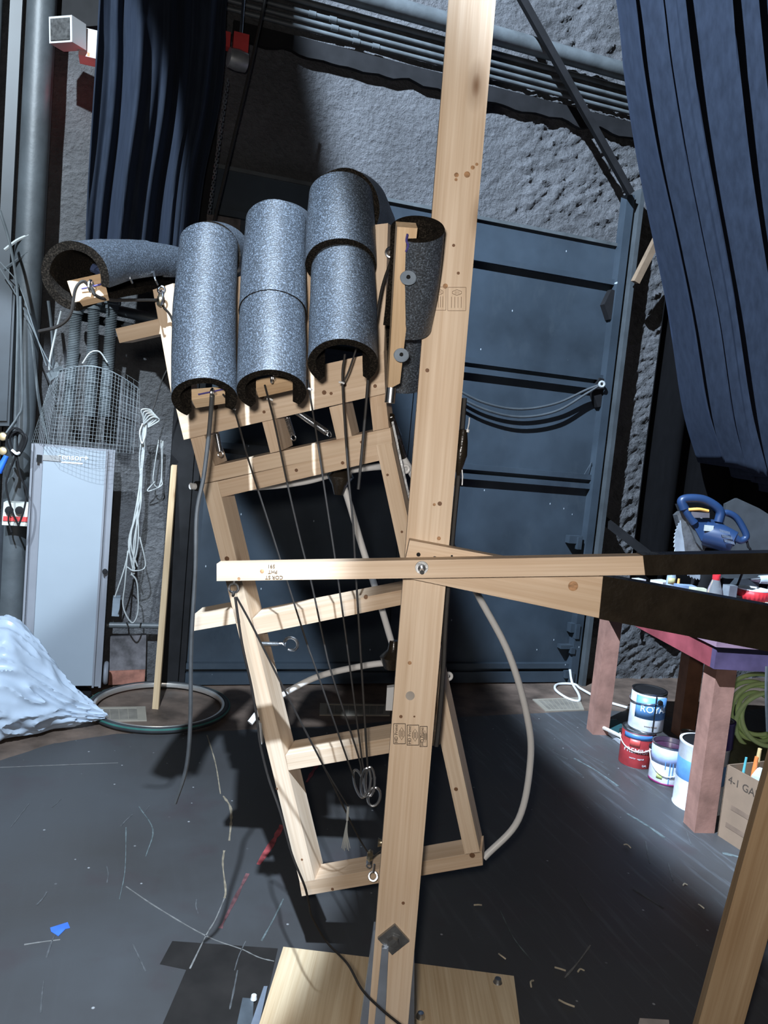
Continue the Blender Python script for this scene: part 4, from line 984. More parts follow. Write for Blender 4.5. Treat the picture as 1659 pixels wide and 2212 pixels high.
# square plate washer with bolt, steel legs
pc_ = pp(850, 2026, 0.0)
ux = (pp(860, 2026) - pp(850, 2026)).normalized(); uz = ux.cross(PN).normalized() * -1
Rp = Matrix(((ux.x, uz.x, PN.x), (ux.y, uz.y, PN.y), (ux.z, uz.z, PN.z))) @ Matrix.Rotation(math.radians(40), 3, 'Z')
PLATE = MB().box(pc_ + PN * 0.004, (0.048, 0.048, 0.007), Rp).build('square_washer', DARKSTEEL, STAND, None, False, 0.002)
MB().lathe([(0, 0.016), (0.010, 0.015), (0.0135, 0.009), (0.0135, 0.006), (0.017, 0.006), (0.017, 0.003)], pc_ + PN * 0.004, PN, 6).build('bolt_head', DARKSTEEL, PLATE)
def leg(top, bot, wpx, th, off=0.003):
    a = [pp(top[0] - wpx * 0.45, top[1], off), pp(top[0] + wpx * 0.45, top[1], off)]
    dn = [post_edge(top[0] + wpx * 0.45, top[1], bot[0] + wpx, bot[1], 0.02), post_edge(top[0] - wpx * 0.45, top[1], bot[0] - wpx * 0.4, bot[1], 0.02)]
    return board('steel_leg', [a[0], a[1], dn[0] + PN * off, dn[1] + PN * off], PN * th, BRACKET, STAND, 0.002)
leg((832, 2042), (815, 2212), 16, 0.012)
a = [pp(807, 2010, 0.0), pp(811, 2010, 0.0), post_edge(811, 2010, 795, 2212, .02), post_edge(807, 2010, 779, 2212, .02)]
board('steel_leg', a, f0 * 0.03, BRACKET, STAND, 0.001)
a = [pp(891, 2010, 0.0), pp(895, 2010, 0.0), post_edge(897, 2010, 896, 2212, .02), post_edge(891, 2010, 881, 2212, .02)]
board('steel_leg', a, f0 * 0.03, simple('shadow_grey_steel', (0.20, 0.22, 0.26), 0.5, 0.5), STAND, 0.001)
# post hardware and marks
for x, y, r, m in ((886, 1503, 0.0095, simple('grey_plug', (0.30, 0.27, 0.24), 0.6)), (866, 1548, 0.0035, KNOT), (923, 800, 0.004, KNOT), (871, 1951, 0.0035, KNOT), (950, 1088, 0.0045, KNOT), (895, 1548, 0.002, KNOT), (990, 590, 0.003, KNOT), (980, 530, 0.003, KNOT), (1008, 377, 0.005, KNOT)):
    c = pp(x, y, 0.0003); MB().cyl(c, c - PN * 0.002, r, None, 16).build('dowel', m, POST)
def stampM(x, y, ang, off=0.0006):
    c = pp(x, y, off); ex = (pp(x + 10, y, off) - c).normalized(); R3 = Matrix.Rotation(math.radians(ang), 3, PN) ; ex = R3 @ ex; ez = PN; ey = ez.cross(ex)
    return Matrix(((ex.x, ey.x, ez.x, c.x), (ex.y, ey.y, ez.y, c.y), (ex.z, ey.z, ez.z, c.z), (0, 0, 0, 1)))
def rect_outline(M, wd, h, t):
    mb = MB()
    for cx, cy, sx, sy in ((0, h / 2, wd, t), (0, -h / 2, wd, t), (wd / 2, 0, t, h), (-wd / 2, 0, t, h)):
        q = [(cx - sx / 2, cy - sy / 2), (cx + sx / 2, cy - sy / 2), (cx + sx / 2, cy + sy / 2), (cx - sx / 2, cy + sy / 2)]
        mb.hexa([M @ V((x, y, 0.0003)) for x, y in q], [M @ V((x, y, -0.0004)) for x, y in q])
    return mb
def diamond(mb, M, c, wd, h, t=0.0009):
    pts = [M @ V((c[0], c[1] + h / 2, 0)), M @ V((c[0] + wd / 2, c[1] + h * .18, 0)), M @ V((c[0] + wd / 2, c[1] - h * .18, 0)), M @ V((c[0], c[1] - h / 2, 0)), M @ V((c[0] - wd / 2, c[1] - h * .18, 0)), M @ V((c[0] - wd / 2, c[1] + h * .18, 0))]
    mb.tube(pts, t * 0.6, 4, True)
    for k in (-1, 0, 1): mb.tube([M @ V((c[0] + k * wd * .2, c[1] - h * .25, 0)), M @ V((c[0] + k * wd * .2, c[1] + h * .25, 0))], t * 0.5, 4)
PXM = 1.555 / FPX
for i, (x, y) in enumerate(((863, 1585), (892, 1588), (915, 1591))):
    M = stampM(x, y, 0); wd = (26 if i < 2 else 16) * PXM; h = 46 * PXM
    mb = rect_outline(M, wd, h, 0.0012); diamond(mb, M, (wd * 0.18, 0), wd * 0.42, h * 0.62)
    st = mb.build('lumber_stamp', INK, POST)
    text('HD Prime', 0.0095, stampM(x - (7 if i < 2 else 3), y, 90), INK, 'stamp_lettering', st)
for i, (x, y) in enumerate(((950, 645), (987, 646))):
    M = stampM(x, y, 0); wd = (26, 38)[i] * PXM; h = 48 * PXM
    mb = rect_outline(M, wd, h, 0.0009); diamond(mb, M, (0, h * 0.28), wd * .5, h * .25)
    for k in range(4): mb.tube([M @ V((-wd * .3 + k * wd * .18, -h * .38, 0)), M @ V((-wd * .3 + k * wd * .18, h * .1, 0))], 0.0005, 4)
    mb.build('lumber_stamp', INKL, POST)
# levers
LOW = thing('control_lever', 'wide pine lever with black taped handle pointing right, lower of two', 'lever', pp(910, 1228, 0.04))
Lq = [(885, 1167), (1308, 1246), (1298, 1336), (868, 1246)]
board('lever_bar', [pp(x, y, 0.039) for x, y in Lq], -PN * 0.0375, PINE, LOW, 0.003)
for x, y, r in ((904, 1198, .0042), (939, 1206, .0042), (976, 1201, .002)):
    c = pp(x, y, 0.0395); MB().cyl(c, c - PN * 0.002, r, None, 12).build('bolt_hole', BLACKM, LOW)
def knot(x, y, off, parent, r):
    c = pp(x, y, off); MB().lathe([(0, 0.0004), (r * .5, 0.0004), (r, 0.0)], c, PN, 18).build('knot', simple('light_knot', (0.36, 0.20, 0.10), 0.7, 0, 0.5, 120), parent)
knot(1238, 1266, 0.0393, LOW, 0.010)
for x, y, r in ((1009, 377, .006), (1021, 362, .004), (986, 378, .0045), (1030, 355, .003), (962, 618, .005), (985, 388, .003), (948, 1163, .004), (885, 1432, .004), (938, 1090, .003)): knot(x, y, 0.0003, POST, r)
board('taped_handle', [pp(1303, 1244, 0.041), pp(1860, 1345, 0.041), pp(1860, 1446, 0.041), pp(1294, 1337, 0.041)], -PN * 0.042, TAPE, LOW, 0.004)
TOP = thing('control_lever', 'narrow pine lever crossing the post with black taped handle, upper of two', 'lever', pp(910, 1228, 0.08))
LB = board('lever_bar', [pp(468, 1218, 0.077), pp(1390, 1201, 0.077), pp(1394, 1242, 0.077), pp(468, 1255, 0.077)], -PN * 0.0375, PINE, TOP, 0.003)
board('taped_handle', [pp(1389, 1199, 0.079), pp(1880, 1191, 0.079), pp(1880, 1237, 0.079), pp(1394, 1243, 0.079)], -PN * 0.042, TAPE, TOP, 0.004)
c = pp(911, 1226, 0.077)
wz = MB().lathe([(0.004, 0.002), (0.0125, 0.002), (0.0130, 0.0)], c, PN, 24).build('washer', DARKSTEEL, TOP, None, True)
MB().lathe([(0, 0.022), (0.0042, 0.022), (0.0046, 0.006), (0.0075, 0.006), (0.0078, 0.0)], c, PN - UP * 0.25, 12).build('pivot_bolt', STEEL, wz, None, True)
for x, y, r in ((566, 1234, .004), (516, 1250, .003)): knot(x, y, 0.0773, LB, r)
e = pp(505, 1270, 0.06); MB().ring(e, PN, 0.0095, 0.0026, 20, 6).tube([e + UP * 0.009, e + UP * 0.022], 0.0026, 6).build('eye_bolt', STEEL, TOP, None, True)
MB().ring(e - UP * 0.012, r0, 0.004, 0.0025, 12, 6).build('cord_knot', CORD, TOP, None, True)
for j, tx_ in enumerate(('591', 'PHT', 'COR ST')):
    M = stampM(586 + 3 * j, 1223 + 12 * j, 180, 0.0776); text(tx_, 0.010, M, INK, 'stamp_lettering', LB)
# cord and taped joint along the right side of the post
T = thing('taped_toggle', 'black taped joint with a white tip hanging on the right side of the post', 'joint', D(998, 960, 1.56))
MB().lathe([(0, 0.036), (0.008, 0.034), (0.012, 0.01), (0.0135, -0.018), (0.008, -0.042), (0.003, -0.060), (0, -0.060)], D(997, 964, 1.575), UP + r0 * 0.0, 14).build('tape_wrap', TAPE, T, None, True)
MB().cyl(D(1009, 934, 1.57), D(1010, 928, 1.57), 0.004, None, 8).tube([D(1010, 928, 1.57), D(1013, 915, 1.57), D(1014, 902, 1.57)], 0.0013, 5).build('white_tip', WHITEM, T)
MB().tube([D(998, 1015, 1.575), D(999, 1030, 1.575), D(998, 1048, 1.575)], 0.002, 6).build('wire_tail', STEEL, T)
cord('post_cord', [D(1003, 860, 1.585), D(998, 930, 1.59), D(990, 1030, 1.59), D(982, 1110, 1.59), D(974, 1200, 1.595), D(963, 1330, 1.6), D(957, 1450, 1.6), D(948, 1560, 1.605), D(942, 1612, 1.605)], 0.0055, CORD, 'black cord running down the right side of the post', 'cord')

# ================================================================== RIGHT: TABLE AND ITS LOAD
TZ = 0.83
nl, fl = Z(1512, 1795), Z(1275, 1570)
sd_ = (fl - nl).normalized(); ac = V((sd_.y, -sd_.x, 0))     # along the left side, across the table
A0 = Z(1538, 1392, TZ); A0 = V((A0.x, A0.y, 0))
A0 = nl - ac * 0.075 - sd_ * 0.06
TL = 1.22; TWd = 1.9
TABLE = thing('work_table', 'paint-stained pink and purple wooden table with stout legs', 'table', A0 + sd_ * 0.6 + ac * 0.8)
PINKM = simple('pink_red_paint', (0.26, 0.058, 0.070), 0.5, 0, 0.45, 5)
PURPM = simple('purple_paint', (0.085, 0.062, 0.125), 0.5, 0, 0.4, 7)
SALM = simple('salmon_painted_wood', (0.30, 0.16, 0.125), 0.6, 0, 0.3, 9, 0.15, 30)
TOPM = simple('mauve_table_top', (0.32, 0.20, 0.26), 0.5, 0, 0.3, 6)
def tb(u0, u1, v0, v1, z0, z1, name, mat, bevel=0.004):
    """u across the table from its left edge, v along the left side from the near corner"""
    P = lambda u, v, z: V((A0.x, A0.y, 0)) + ac * u + sd_ * v + UP * z
    return MB().hexa([P(u0, v0, z1), P(u1, v0, z1), P(u1, v1, z1), P(u0, v1, z1)], [P(u0, v0, z0), P(u1, v0, z0), P(u1, v1, z0), P(u0, v1, z0)]).build(name, mat, TABLE, frame_of(sd_, UP, P(u0, v0, z0)), False, bevel)
tb(-0.01, TWd, -0.01, TL, TZ - 0.022, TZ, 'table_top', TOPM)
tb(0.0, 0.03, 0.03, TL - 0.03, TZ - 0.115, TZ - 0.0225, 'side_apron', PINKM)
tb(0.0, TWd - 0.02, 0.0, 0.03, TZ - 0.115, TZ - 0.0225, 'front_apron', PURPM)
for u, v in ((0.035, 0.035), (0.035, TL - 0.13), (TWd - 0.13, 0.035), (TWd - 0.13, TL - 0.13)):
    tb(u, u + 0.09, v, v + 0.09, 0.0, TZ - 0.0225, 'leg', SALM, 0.008)
tb(0.55, 0.64, TL - 0.12, TL - 0.03, 0.0, TZ - 0.03, 'leg', simple('brown_leg', (0.20, 0.09, 0.05), 0.6), 0.006)

# paint cans
def can(px, py, r, h, z0, label, name, body, label_mat=None, band=(0.1, 0.9), lid=None, dx=0, group='paint cans under the table', tilt=None):
    c = Z(px, py, 0) + f0 * r; c = V((c.x, c.y, z0)) + r0 * dx
    t = thing(name, label, 'can', c, group)
    MB().lathe([(0, 0.0), (r, 0.0), (r * 1.02, 0.004), (r, 0.01), (r, h - 0.012), (r * 1.03, h - 0.008), (r * 1.03, h), (r * 0.92, h), (r * 0.90, h - 0.008), (0, h - 0.010)] if lid else [(0, 0.0), (r, 0.0), (r * 1.02, 0.004), (r, 0.01), (r, h - 0.012), (r * 1.04, h - 0.008), (r * 1.04, h), (r * 0.97, h), (r * 0.96, 0.02), (0, 0.02)], c, UP, 40).build('can_body', body, t, None, True)
    if label_mat: MB().lathe([(r * 1.006, h * band[0]), (r * 1.012, h * band[0] + .001), (r * 1.012, h * band[1] - .001), (r * 1.006, h * band[1])], c, UP, 40).build('can_label', label_mat, t, None, True)
    if lid: MB().lathe([(0, h - 0.004), (r * 0.86, h - 0.004), (r * 0.9, h + 0.001), (r * 0.9, h - 0.008)], c, UP, 40).build('can_lid', lid, t, None, True)
    return t, c
def wraptext(body, size, c, r, z, ang0, mat, parent, name='label_lettering'):
    base = math.atan2(-c.y, -c.x) + ang0      # facing the camera
    def wf(co):
        a = base + co.x / r; rr = r * 1.016 + co.z
        return V((c.x + rr * math.cos(a), c.y + rr * math.sin(a), c.z + z + co.y))
    return text(body, size, None, mat, name, parent, 0.0005, wf)
def arcpanel(c, r, z0, z1, a0, a1, mat, parent, name):
    base = math.atan2(-c.y, -c.x)
    def fn(u, v):
        a = base + a0 + (a1 - a0) * u; return V((c.x + r * math.cos(a), c.y + r * math.sin(a), c.z + z0 + (z1 - z0) * v))
    return MB().grid(fn, 18, 1).build(name, mat, parent, None, True, 0, 0.0006)
def handle(c, r, h, parent, drop, mat=STEEL, ang=0.0):
    base = math.atan2(-c.y, -c.x) + ang; pts = []
    for k in range(17):
        a = base - PI / 2 + PI * k / 16
        pts.append(V((c.x + r * 1.10 * math.cos(a), c.y + r * 1.10 * math.sin(a), c.z + h * 0.80 - drop * math.sin(PI * k / 16))))
    MB().tube(pts, 0.0028, 6).build('can_handle', mat, parent, None, True)
    for a in (base - PI / 2, base + PI / 2):
        p = V((c.x + r * math.cos(a), c.y + r * math.sin(a), c.z + h * 0.80)); MB().lathe([(0, 0.014), (0.012, 0.012), (0.014, 0)], p, V((math.cos(a), math.sin(a), 0)), 12).build('handle_ear', BLACKM, parent, None, True)
CREAM = simple('white_label', (0.70, 0.74, 0.80), 0.4)
BLUEL = simple('blue_label', (0.13, 0.33, 0.68), 0.4)
REDL = simple('dark_red_label', (0.34, 0.035, 0.04), 0.45)
t, c = can(1383, 1664, 0.082, 0.19, 0.0, 'red paint can at the bottom of the two-can stack under the table', 'paint_can', STEEL, REDL, (0.03, 0.94), DARKSTEEL)
wraptext('PREMIUM', 0.034, c, 0.083, 0.092, 0.05, CREAM, t)
wraptext('interior · eggshell', 0.010, c, 0.083, 0.055, 0.05, CREAM, t)
wraptext('GAL', 0.013, c, 0.083, 0.022, 0.55, CREAM, t)
arcpanel(c, 0.0838, 0.150, 0.176, -0.9, 1.2, simple('blue_band', (0.06, 0.18, 0.42), 0.4), t, 'label_band')
arcpanel(c, 0.0842, 0.112, 0.150, -0.45, 0.15, simple('red_oval', (0.55, 0.08, 0.07), 0.4), t, 'label_badge')
handle(c, 0.082, 0.19, t, 0.06, WHITEM)
t, c2 = can(1383, 1664, 0.084, 0.20, 0.191, 'blue and white paint can on top of the red can', 'paint_can', STEEL, CREAM, (0.03, 0.94), BLACKM, 0.028)
arcpanel(c2, 0.0856, 0.068, 0.180, -0.72, 1.5, BLUEL, t, 'label_blue')
wraptext('ROYAL', 0.046, c2, 0.0855, 0.118, 0.45, WHITEL, t)
wraptext('exterior flat paint', 0.009, c2, 0.0855, 0.034, 0.3, INKL, t)
handle(c2, 0.084, 0.20, t, 0.02, STEEL, -0.9)
MB().tube([V((c2.x, c2.y, c2.z)) + V((math.cos(a), math.sin(a), 0)) * 0.0875 + UP * z for a, z in ((math.atan2(-c2.y, -c2.x) + 0.42, 0.19), (math.atan2(-c2.y, -c2.x) + 0.43, 0.10), (math.atan2(-c2.y, -c2.x) + 0.42, 0.01))], 0.003, 5).build('paint_drip', BLACKM, t)
PERI = simple('periwinkle_label', (0.42, 0.52, 0.85), 0.4)
t, c = can(1450, 1704, 0.080, 0.195, 0.0, 'open pale blue and white paint can just left of the front table leg', 'paint_can', STEEL, CREAM, (0.06, 0.95))
arcpanel(c, 0.0818, 0.105, 0.182, -1.4, 1.4, PERI, t, 'label_blue')
arcpanel(c, 0.0818, 0.010, 0.020, -1.4, 1.4, simple('magenta_band', (0.25, 0.03, 0.14), 0.4), t, 'label_band')
arcpanel(c, 0.0822, 0.035, 0.062, -0.55, -0.2, simple('lime_square', (0.55, 0.68, 0.25), 0.4), t, 'label_square')
handle(c, 0.080, 0.195, t, 0.10, WHITEM)
MB().lathe([(0.0, 0.17), (0.074, 0.17)], c, UP, 30).build('wet_paint', simple('dark_plum_paint', (0.06, 0.02, 0.05), 0.3), t, None, True)
for a, z0, z1 in ((0.15, 0.12, 0.02), (0.32, 0.12, 0.05), (-0.1, 0.125, 0.09)):
    b_ = math.atan2(-c.y, -c.x) + a
    MB().tube([V((c.x + 0.083 * math.cos(b_), c.y + 0.083 * math.sin(b_), z)) for z in (z0, z1)], 0.002, 5).build('paint_drip', BLUEL, t)
t, c = can(1525, 1765, 0.105, 0.30, 0.0, 'white bucket half hidden behind the front table leg', 'paint_bucket', CREAM, BLUEL, (0.45, 0.75), BLACKM)
t, c4 = can(1525, 1765, 0.070, 0.12, 0.303, 'small purple tin standing on the white bucket behind the leg', 'paint_tin', simple('deep_purple', (0.05, 0.03, 0.16), 0.35), None, (0, 1), DARKSTEEL, 0.03)
t, c5 = can(1490, 1640, 0.045, 0.13, 0.0, 'round brown tin in shadow behind the blue and white can', 'paint_tin', simple('brown_tin', (0.16, 0.12, 0.09), 0.5), None, (0, 1), DARKSTEEL)
# paint tray with brush
q = [Z(1283, 1567), Z(1330, 1566), Z(1375, 1608), Z(1345, 1618)]
T = thing('paint_tray', 'white and green paint tray on the floor left of the red can', 'tray', sum(q, V()) / 4)
c = sum(q, V()) / 4
MB().hexa([p + UP * 0.035 for p in q], [c + (p - c) * 0.85 + UP * 0.006 for p in q]).build('tray_body', CREAM, T, None, False, 0.004)
MB().hexa([c + (p - c) * 0.9 + UP * 0.040 for p in q], [c + (p - c) * 0.9 + UP * 0.034 for p in q]).build('tray_liner', simple('dark_teal', (0.02, 0.07, 0.08), 0.5), T)
a, b = Z(1302, 1571, 0.045), Z(1345, 1592, 0.055)
MB().tube([a, b], 0.010, 6).build('brush_handle', simple('pale_handle', (0.7, 0.66, 0.6), 0.5), T)
# cardboard box
bf, bn = Z(1549, 1806), Z(1650, 1872)
bd = (bn - bf); bd.z = 0; bl_ = bd.length; bd.normalize(); bs = V((-bd.y, bd.x, 0)); bs = bs if bs.x > 0 else -bs
BH = 0.31; CARD = simple('cardboard', (0.225, 0.155, 0.105), 0.8, 0, 0.12, 8)
T = thing('cardboard_box', 'open brown cardboard box of tools right of the front table leg', 'box', bf + bd * bl_ / 2 + bs * 0.17)
def wall4(p, q_, n_):
    MB().hexa([p, q_, q_ + UP * BH, p + UP * BH], [p + n_ * 0.005, q_ + n_ * 0.005, q_ + n_ * 0.005 + UP * BH, p + n_ * 0.005 + UP * BH]).build('box_side', CARD, T)
bw = 0.34
wall4(bf, bn, bs); wall4(bf + bs * bw, bn + bs * bw, -bs); wall4(bf, bf + bs * bw, bd); wall4(bn, bn + bs * bw, -bd)
MB().box(bf + bd * bl_ / 2 + bs * bw / 2 + UP * 0.005, (bl_ * 0.95, bw * 0.95, 0.006), Matrix(((bd.x, bs.x, 0), (bd.y, bs.y, 0), (0, 0, 1)))).build('box_bottom', CARD, T)
def bxM(s_, z):
    c = bf + bd * s_ + UP * z - bs * 0.0008; return Matrix(((bd.x, 0, -bs.x, c.x), (bd.y, 0, -bs.y, c.y), (bd.z, 1, -bs.z, c.z), (0, 0, 0, 1)))
text('4-1 GAL.', 0.044, bxM(bl_ * 0.42, BH - 0.055), INK, 'box_lettering', T, 0.0004)
for s_, z in ((0.42, 0.15), (0.36, 0.07)):
    text('LATEX PAINT' if False else 'mix well', 0.02, bxM(bl_ * s_, z), simple('faint_box_print', (0.33, 0.215, 0.135), 0.8), 'box_lettering', T, 0.0003) if False else MB().hexa(*[[bxM(bl_ * s_, z) @ V((x, y, k)) for x, y in ((-.05, -.01), (.05, -.01), (.05, .01), (-.05, .01))] for k in (0.0004, -0.0004)]).build('faded_print', simple('faint_box_print', (0.17, 0.115, 0.08), 0.8), T)
# contents of the box
def boxp(u, v, z): return bf + bd * (u * bl_) + bs * (v * bw) + UP * z
c = boxp(0.62, 0.42, BH + 0.03)
t = MB().ring(c, UP * 0.6 - f0 + r0 * 0.2, 0.045, 0.016, 28, 10).build('tape_roll', simple('lilac_tape', (0.55, 0.46, 0.55), 0.4), None, None, True); tag(t, 'lilac tape roll sticking out of the cardboard box', 'tape roll')
for (u, v, mt, r, dz_, lb, nm_, ct) in ((0.20, 0.25, 'orange', 0.010, 0.05, 'orange tool handle sticking out of the cardboard box', 'tool_handle', 'tool'), (0.12, 0.35, 'tan', 0.010, 0.075, 'tan brush handle at the far corner of the cardboard box', 'brush_handle', 'brush'), (0.10, 0.16, 'teal', 0.006, 0.04, 'teal pen at the near edge of the cardboard box', 'marker_pen', 'pen')):
    colr = {'orange': (0.75, 0.22, 0.06), 'tan': (0.6, 0.45, 0.22), 'teal': (0.1, 0.4, 0.45)}[mt]
    p = boxp(u, v, 0.03); q_ = boxp(u + 0.04, v + 0.03, BH + dz_)
    t = MB().tube([p, p.lerp(q_, 0.8), q_], [r * 0.7, r, r * 0.8], 10).build(nm_, simple(mt + '_handle', colr, 0.4), None, None, True); tag(t, lb, ct)
c = boxp(0.45, 0.22, BH - 0.02)
t = MB().box(c, (0.12, 0.05, 0.05), Matrix.Rotation(0.6, 3, 'Z')).build('plastic_pouch', simple('pale_pouch', (0.55, 0.62, 0.68), 0.3), None, None, False, 0.015); tag(t, 'pale plastic pouch lying in the cardboard box', 'pouch')
# green hose coil
gc = Wy(1640, 1545, 3.0)
T = thing('garden_hose', 'coiled lime green hose under the table behind the front leg', 'hose', gc)
GREEN = simple('lime_hose', (0.70, 0.92, 0.40), 0.45, 0, 0.12, 8)
random.seed(11)
for k in range(7):
    R_ = 0.155 + random.uniform(-0.04, 0.03); cc = gc + V((random.uniform(-0.02, 0.03), random.uniform(-0.07, 0.07), random.uniform(-0.02, 0.03)))
    axk = (-FW + RT * random.uniform(-0.3, 0.3) + CU * random.uniform(-0.25, 0.35)).normalized()
    MB().ring(cc, axk, R_, 0.0115, 44, 10).build('hose_loop', GREEN, T, None, True)
hk = gc + V((0, 0, 0.14))
t = cord('dark_strap', [D(1656, 1440, 3.05), D(1655, 1500, 3.02), D(1658, 1580, 3.02)], 0.006, GREYCABLE, 'dark cord hanging in front of the lime green hose', 'cord')
# dark cloths on the floor under the table
def heap(c, sx, sy, sz, mat, name, label, seed):
    bm = bmesh.new(); bmesh.ops.create_icosphere(bm, subdivisions=4, radius=1.0)
    for v in bm.verts:
        n = v.co.normalized(); k = 1 + 0.25 * noise.noise(n * 2 + V((seed, 0, 0))) + 0.12 * abs(noise.noise(n * 5 + V((seed, 2, 0))))
        v.co = c + V((n.x * sx * k, n.y * sy * k, max(0.0, n.z * sz * k + sz * 0.35)))
    mb = MB(); mb.bm.free(); mb.bm = bm; t = mb.build(name, mat, None, None, True); tag(t, label, 'cloth'); return t
heap(Z(1640, 1690) + V((0.12, 0.12, 0)), 0.30, 0.2, 0.13, simple('olive_canvas', (0.06, 0.06, 0.03), 0.9, 0, 0.4, 10), 'drop_cloth', 'olive canvas heap under the green hose', 2.0)

# things on the table
def ont(px, py): return Z(px, py, TZ)
# circular saw
sc_ = D(1530, 1150, 3.92)
base = V((sc_.x, sc_.y, TZ))
SAW = thing('circular_saw', 'blue mitre saw head with orange trigger on the table at right', 'saw', base)
SD = 3.92
def sp(x, y, o=0.0): return D(x, y, SD + o)
BLUES = simple('navy_blue_casting', (0.014, 0.036, 0.095), 0.4, 0, 0.12, 10)
# blade with teeth: centre off to the right, plane turned
bcx, bcy, Rb = 1512, 1190, 67
nt_ = 48; loop = []
bl_c = D(1503, 1182, SD - 0.02); bx_ = (RT * 0.85 + FW * 0.5 - CU * 0.0).normalized(); by_ = (CU - RT * 0.12).normalized()
for k in range(nt_ * 2):
    a = 2 * PI * k / (nt_ * 2); r = 0.168 if k % 2 else 0.159
    loop.append(bl_c + bx_ * (r * math.cos(a + (0.03 if k % 2 else 0))) + by_ * (r * math.sin(a + (0.03 if k % 2 else 0))))
MB().prism(loop, bx_.cross(by_).normalized() * 0.003).build('saw_blade', simple('saw_steel', (0.42, 0.47, 0.52), 0.5, 0.1), SAW)
# guard
g = [(1463, 1112), (1472, 1104), (1500, 1150), (1518, 1195), (1480, 1196), (1476, 1160)]
MB().prism([sp(x, y, -0.07) for x, y in g], FW * 0.06).build('blade_guard', DARKSTEEL, SAW, None, False, 0.004)
g = [(1471, 1088), (1480, 1092), (1530, 1180), (1518, 1188), (1505, 1172)]
MB().prism([sp(x, y, -0.09) for x, y in g], FW * 0.08).build('guard_arm', simple('gunmetal', (0.05, 0.055, 0.06), 0.4), SAW, None, False, 0.004)
# body: silhouette with the D-handle as tubes
g = [(1490, 1118), (1540, 1122), (1560, 1128), (1580, 1150), (1592, 1170), (1585, 1180), (1545, 1178), (1515, 1168), (1500, 1140)]
MB().prism([sp(x, y, -0.10) for x, y in g], FW * 0.14).build('motor_body', BLUES, SAW, None, False, 0.012)
MB().tube([sp(1522, 1152, -0.11), sp(1555, 1160, -0.14), sp(1585, 1172, -0.17)], [0.060, 0.064, 0.055], 20).build('motor_housing', BLUES, SAW, None, True)
mb = MB()
for j in range(3):
    for k in range(7):
        p = sp(1556 + 3.2 * k + 5 * j, 1146 + 0.9 * k + 11 * j, -0.224); mb.box(p, (0.0022, 0.006, 0.013), rot_to(CU - RT * 0.25, -FW))
mb.build('cooling_vents', simple('vent_silver', (0.16, 0.19, 0.24), 0.4), SAW)
MB().box(sp(1531, 1141, -0.175), (0.045, 0.004, 0.028), rot_to(UP, FW)).build('maker_plate', simple('plate_olive', (0.45, 0.48, 0.45), 0.4), SAW)
MB().tube(spline([sp(1478, 1100, -.1), sp(1473, 1082, -.1), sp(1490, 1077, -.1), sp(1520, 1080, -.1), sp(1546, 1094, -.1), sp(1556, 1108, -.1), sp(1552, 1128, -.1)], 8), 0.023, 12).build('top_handle', BLUES, SAW, None, True)
MB().tube(spline([sp(1478, 1095, -.1), sp(1487, 1112, -.1), sp(1500, 1130, -.1)], 8), 0.020, 12).build('top_handle', BLUES, SAW, None, True)
MB().tube(spline([sp(1487, 1101, -.115), sp(1510, 1100, -.12), sp(1530, 1104, -.115)]), [0.008] * 17, 10).build('trigger', simple('orange_plastic', (0.85, 0.42, 0.10), 0.4), SAW, None, True)
MB().box(sp(1510, 1112, -.1), (0.09, 0.03, 0.035), rot_to(-FW, CU)).build('trigger_housing', simple('handle_inner_grey', (0.09, 0.08, 0.09), 0.5), SAW, None, False, 0.005)
MB().tube(spline([sp(1552, 1118, -.08), sp(1568, 1108, -.08), sp(1590, 1118, -.08), sp(1606, 1142, -.08), sp(1612, 1160, -.08), sp(1600, 1168, -.08), sp(1588, 1160, -.08)], 8), 0.017, 10).build('rear_handle', BLUES, SAW, None, True)
MB().tube(spline([sp(1611, 1160, -.08), sp(1616, 1180, -.08), sp(1618, 1200, -.06), V((base.x + 0.2, base.y, TZ + .01))]), 0.006, 8).build('power_cord', BLACKM, SAW, None, True)
MB().box(base + V((0.0, 0, 0.03)), (0.36, 0.26, 0.06), Matrix.Rotation(0.2, 3, 'Z')).build('saw_base', BLACKM, SAW, None, False, 0.01)
MB().tube([base + UP * 0.03, D(1545, 1190, SD - 0.03)], 0.05, 14).build('saw_arm', BLACKM, SAW, None, True)
# grey board behind the saw
q = [D(1568, 1088, 4.22), D(1592, 1076, 4.22), D(1640, 1098, 4.22), D(1690, 1130, 4.22), D(1690, 1250, 4.22), D(1560, 1250, 4.22)]
t = MB().prism(q, FW * 0.03).build('slate_sheet', simple('slate_board', (0.03, 0.035, 0.04), 0.7), None, None, False, 0.006); tag(t, 'dark slate sheet standing behind the blue saw', 'board')
# bottle
def tz_at(px, d):   # point on the table top at this column and camera depth
    lo, hi = 1100, 1700
    for _ in range(40):
        m = (lo + hi) / 2
        if D(px, m, d).z > TZ: lo = m
        else: hi = m
    return D(px, m, d)
GLASS = None
m_, nt, b = nodes_of('clear_plastic'); mp_ = coords(nt); n_ = noise_tex(nt, mp_, 20)
r_ = ramp(nt, n_.outputs['Fac'], [(0.3, (0.80, 0.86, 0.90)), (0.7, (0.92, 0.95, 0.97))]); link(nt, r_.outputs[0], b.inputs['Base Color'])
b.inputs['Transmission Weight'].default_value = 0.85; b.inputs['Roughness'].default_value = 0.12; b.inputs['IOR'].default_value = 1.25; CLEAR = m_
p = tz_at(1536, 3.60); hcap = (D(1540, 1240, 3.60).z - TZ)
T = thing('soda_bottle', 'clear plastic bottle with a red cap on the table between the levers', 'bottle', p)
k = hcap
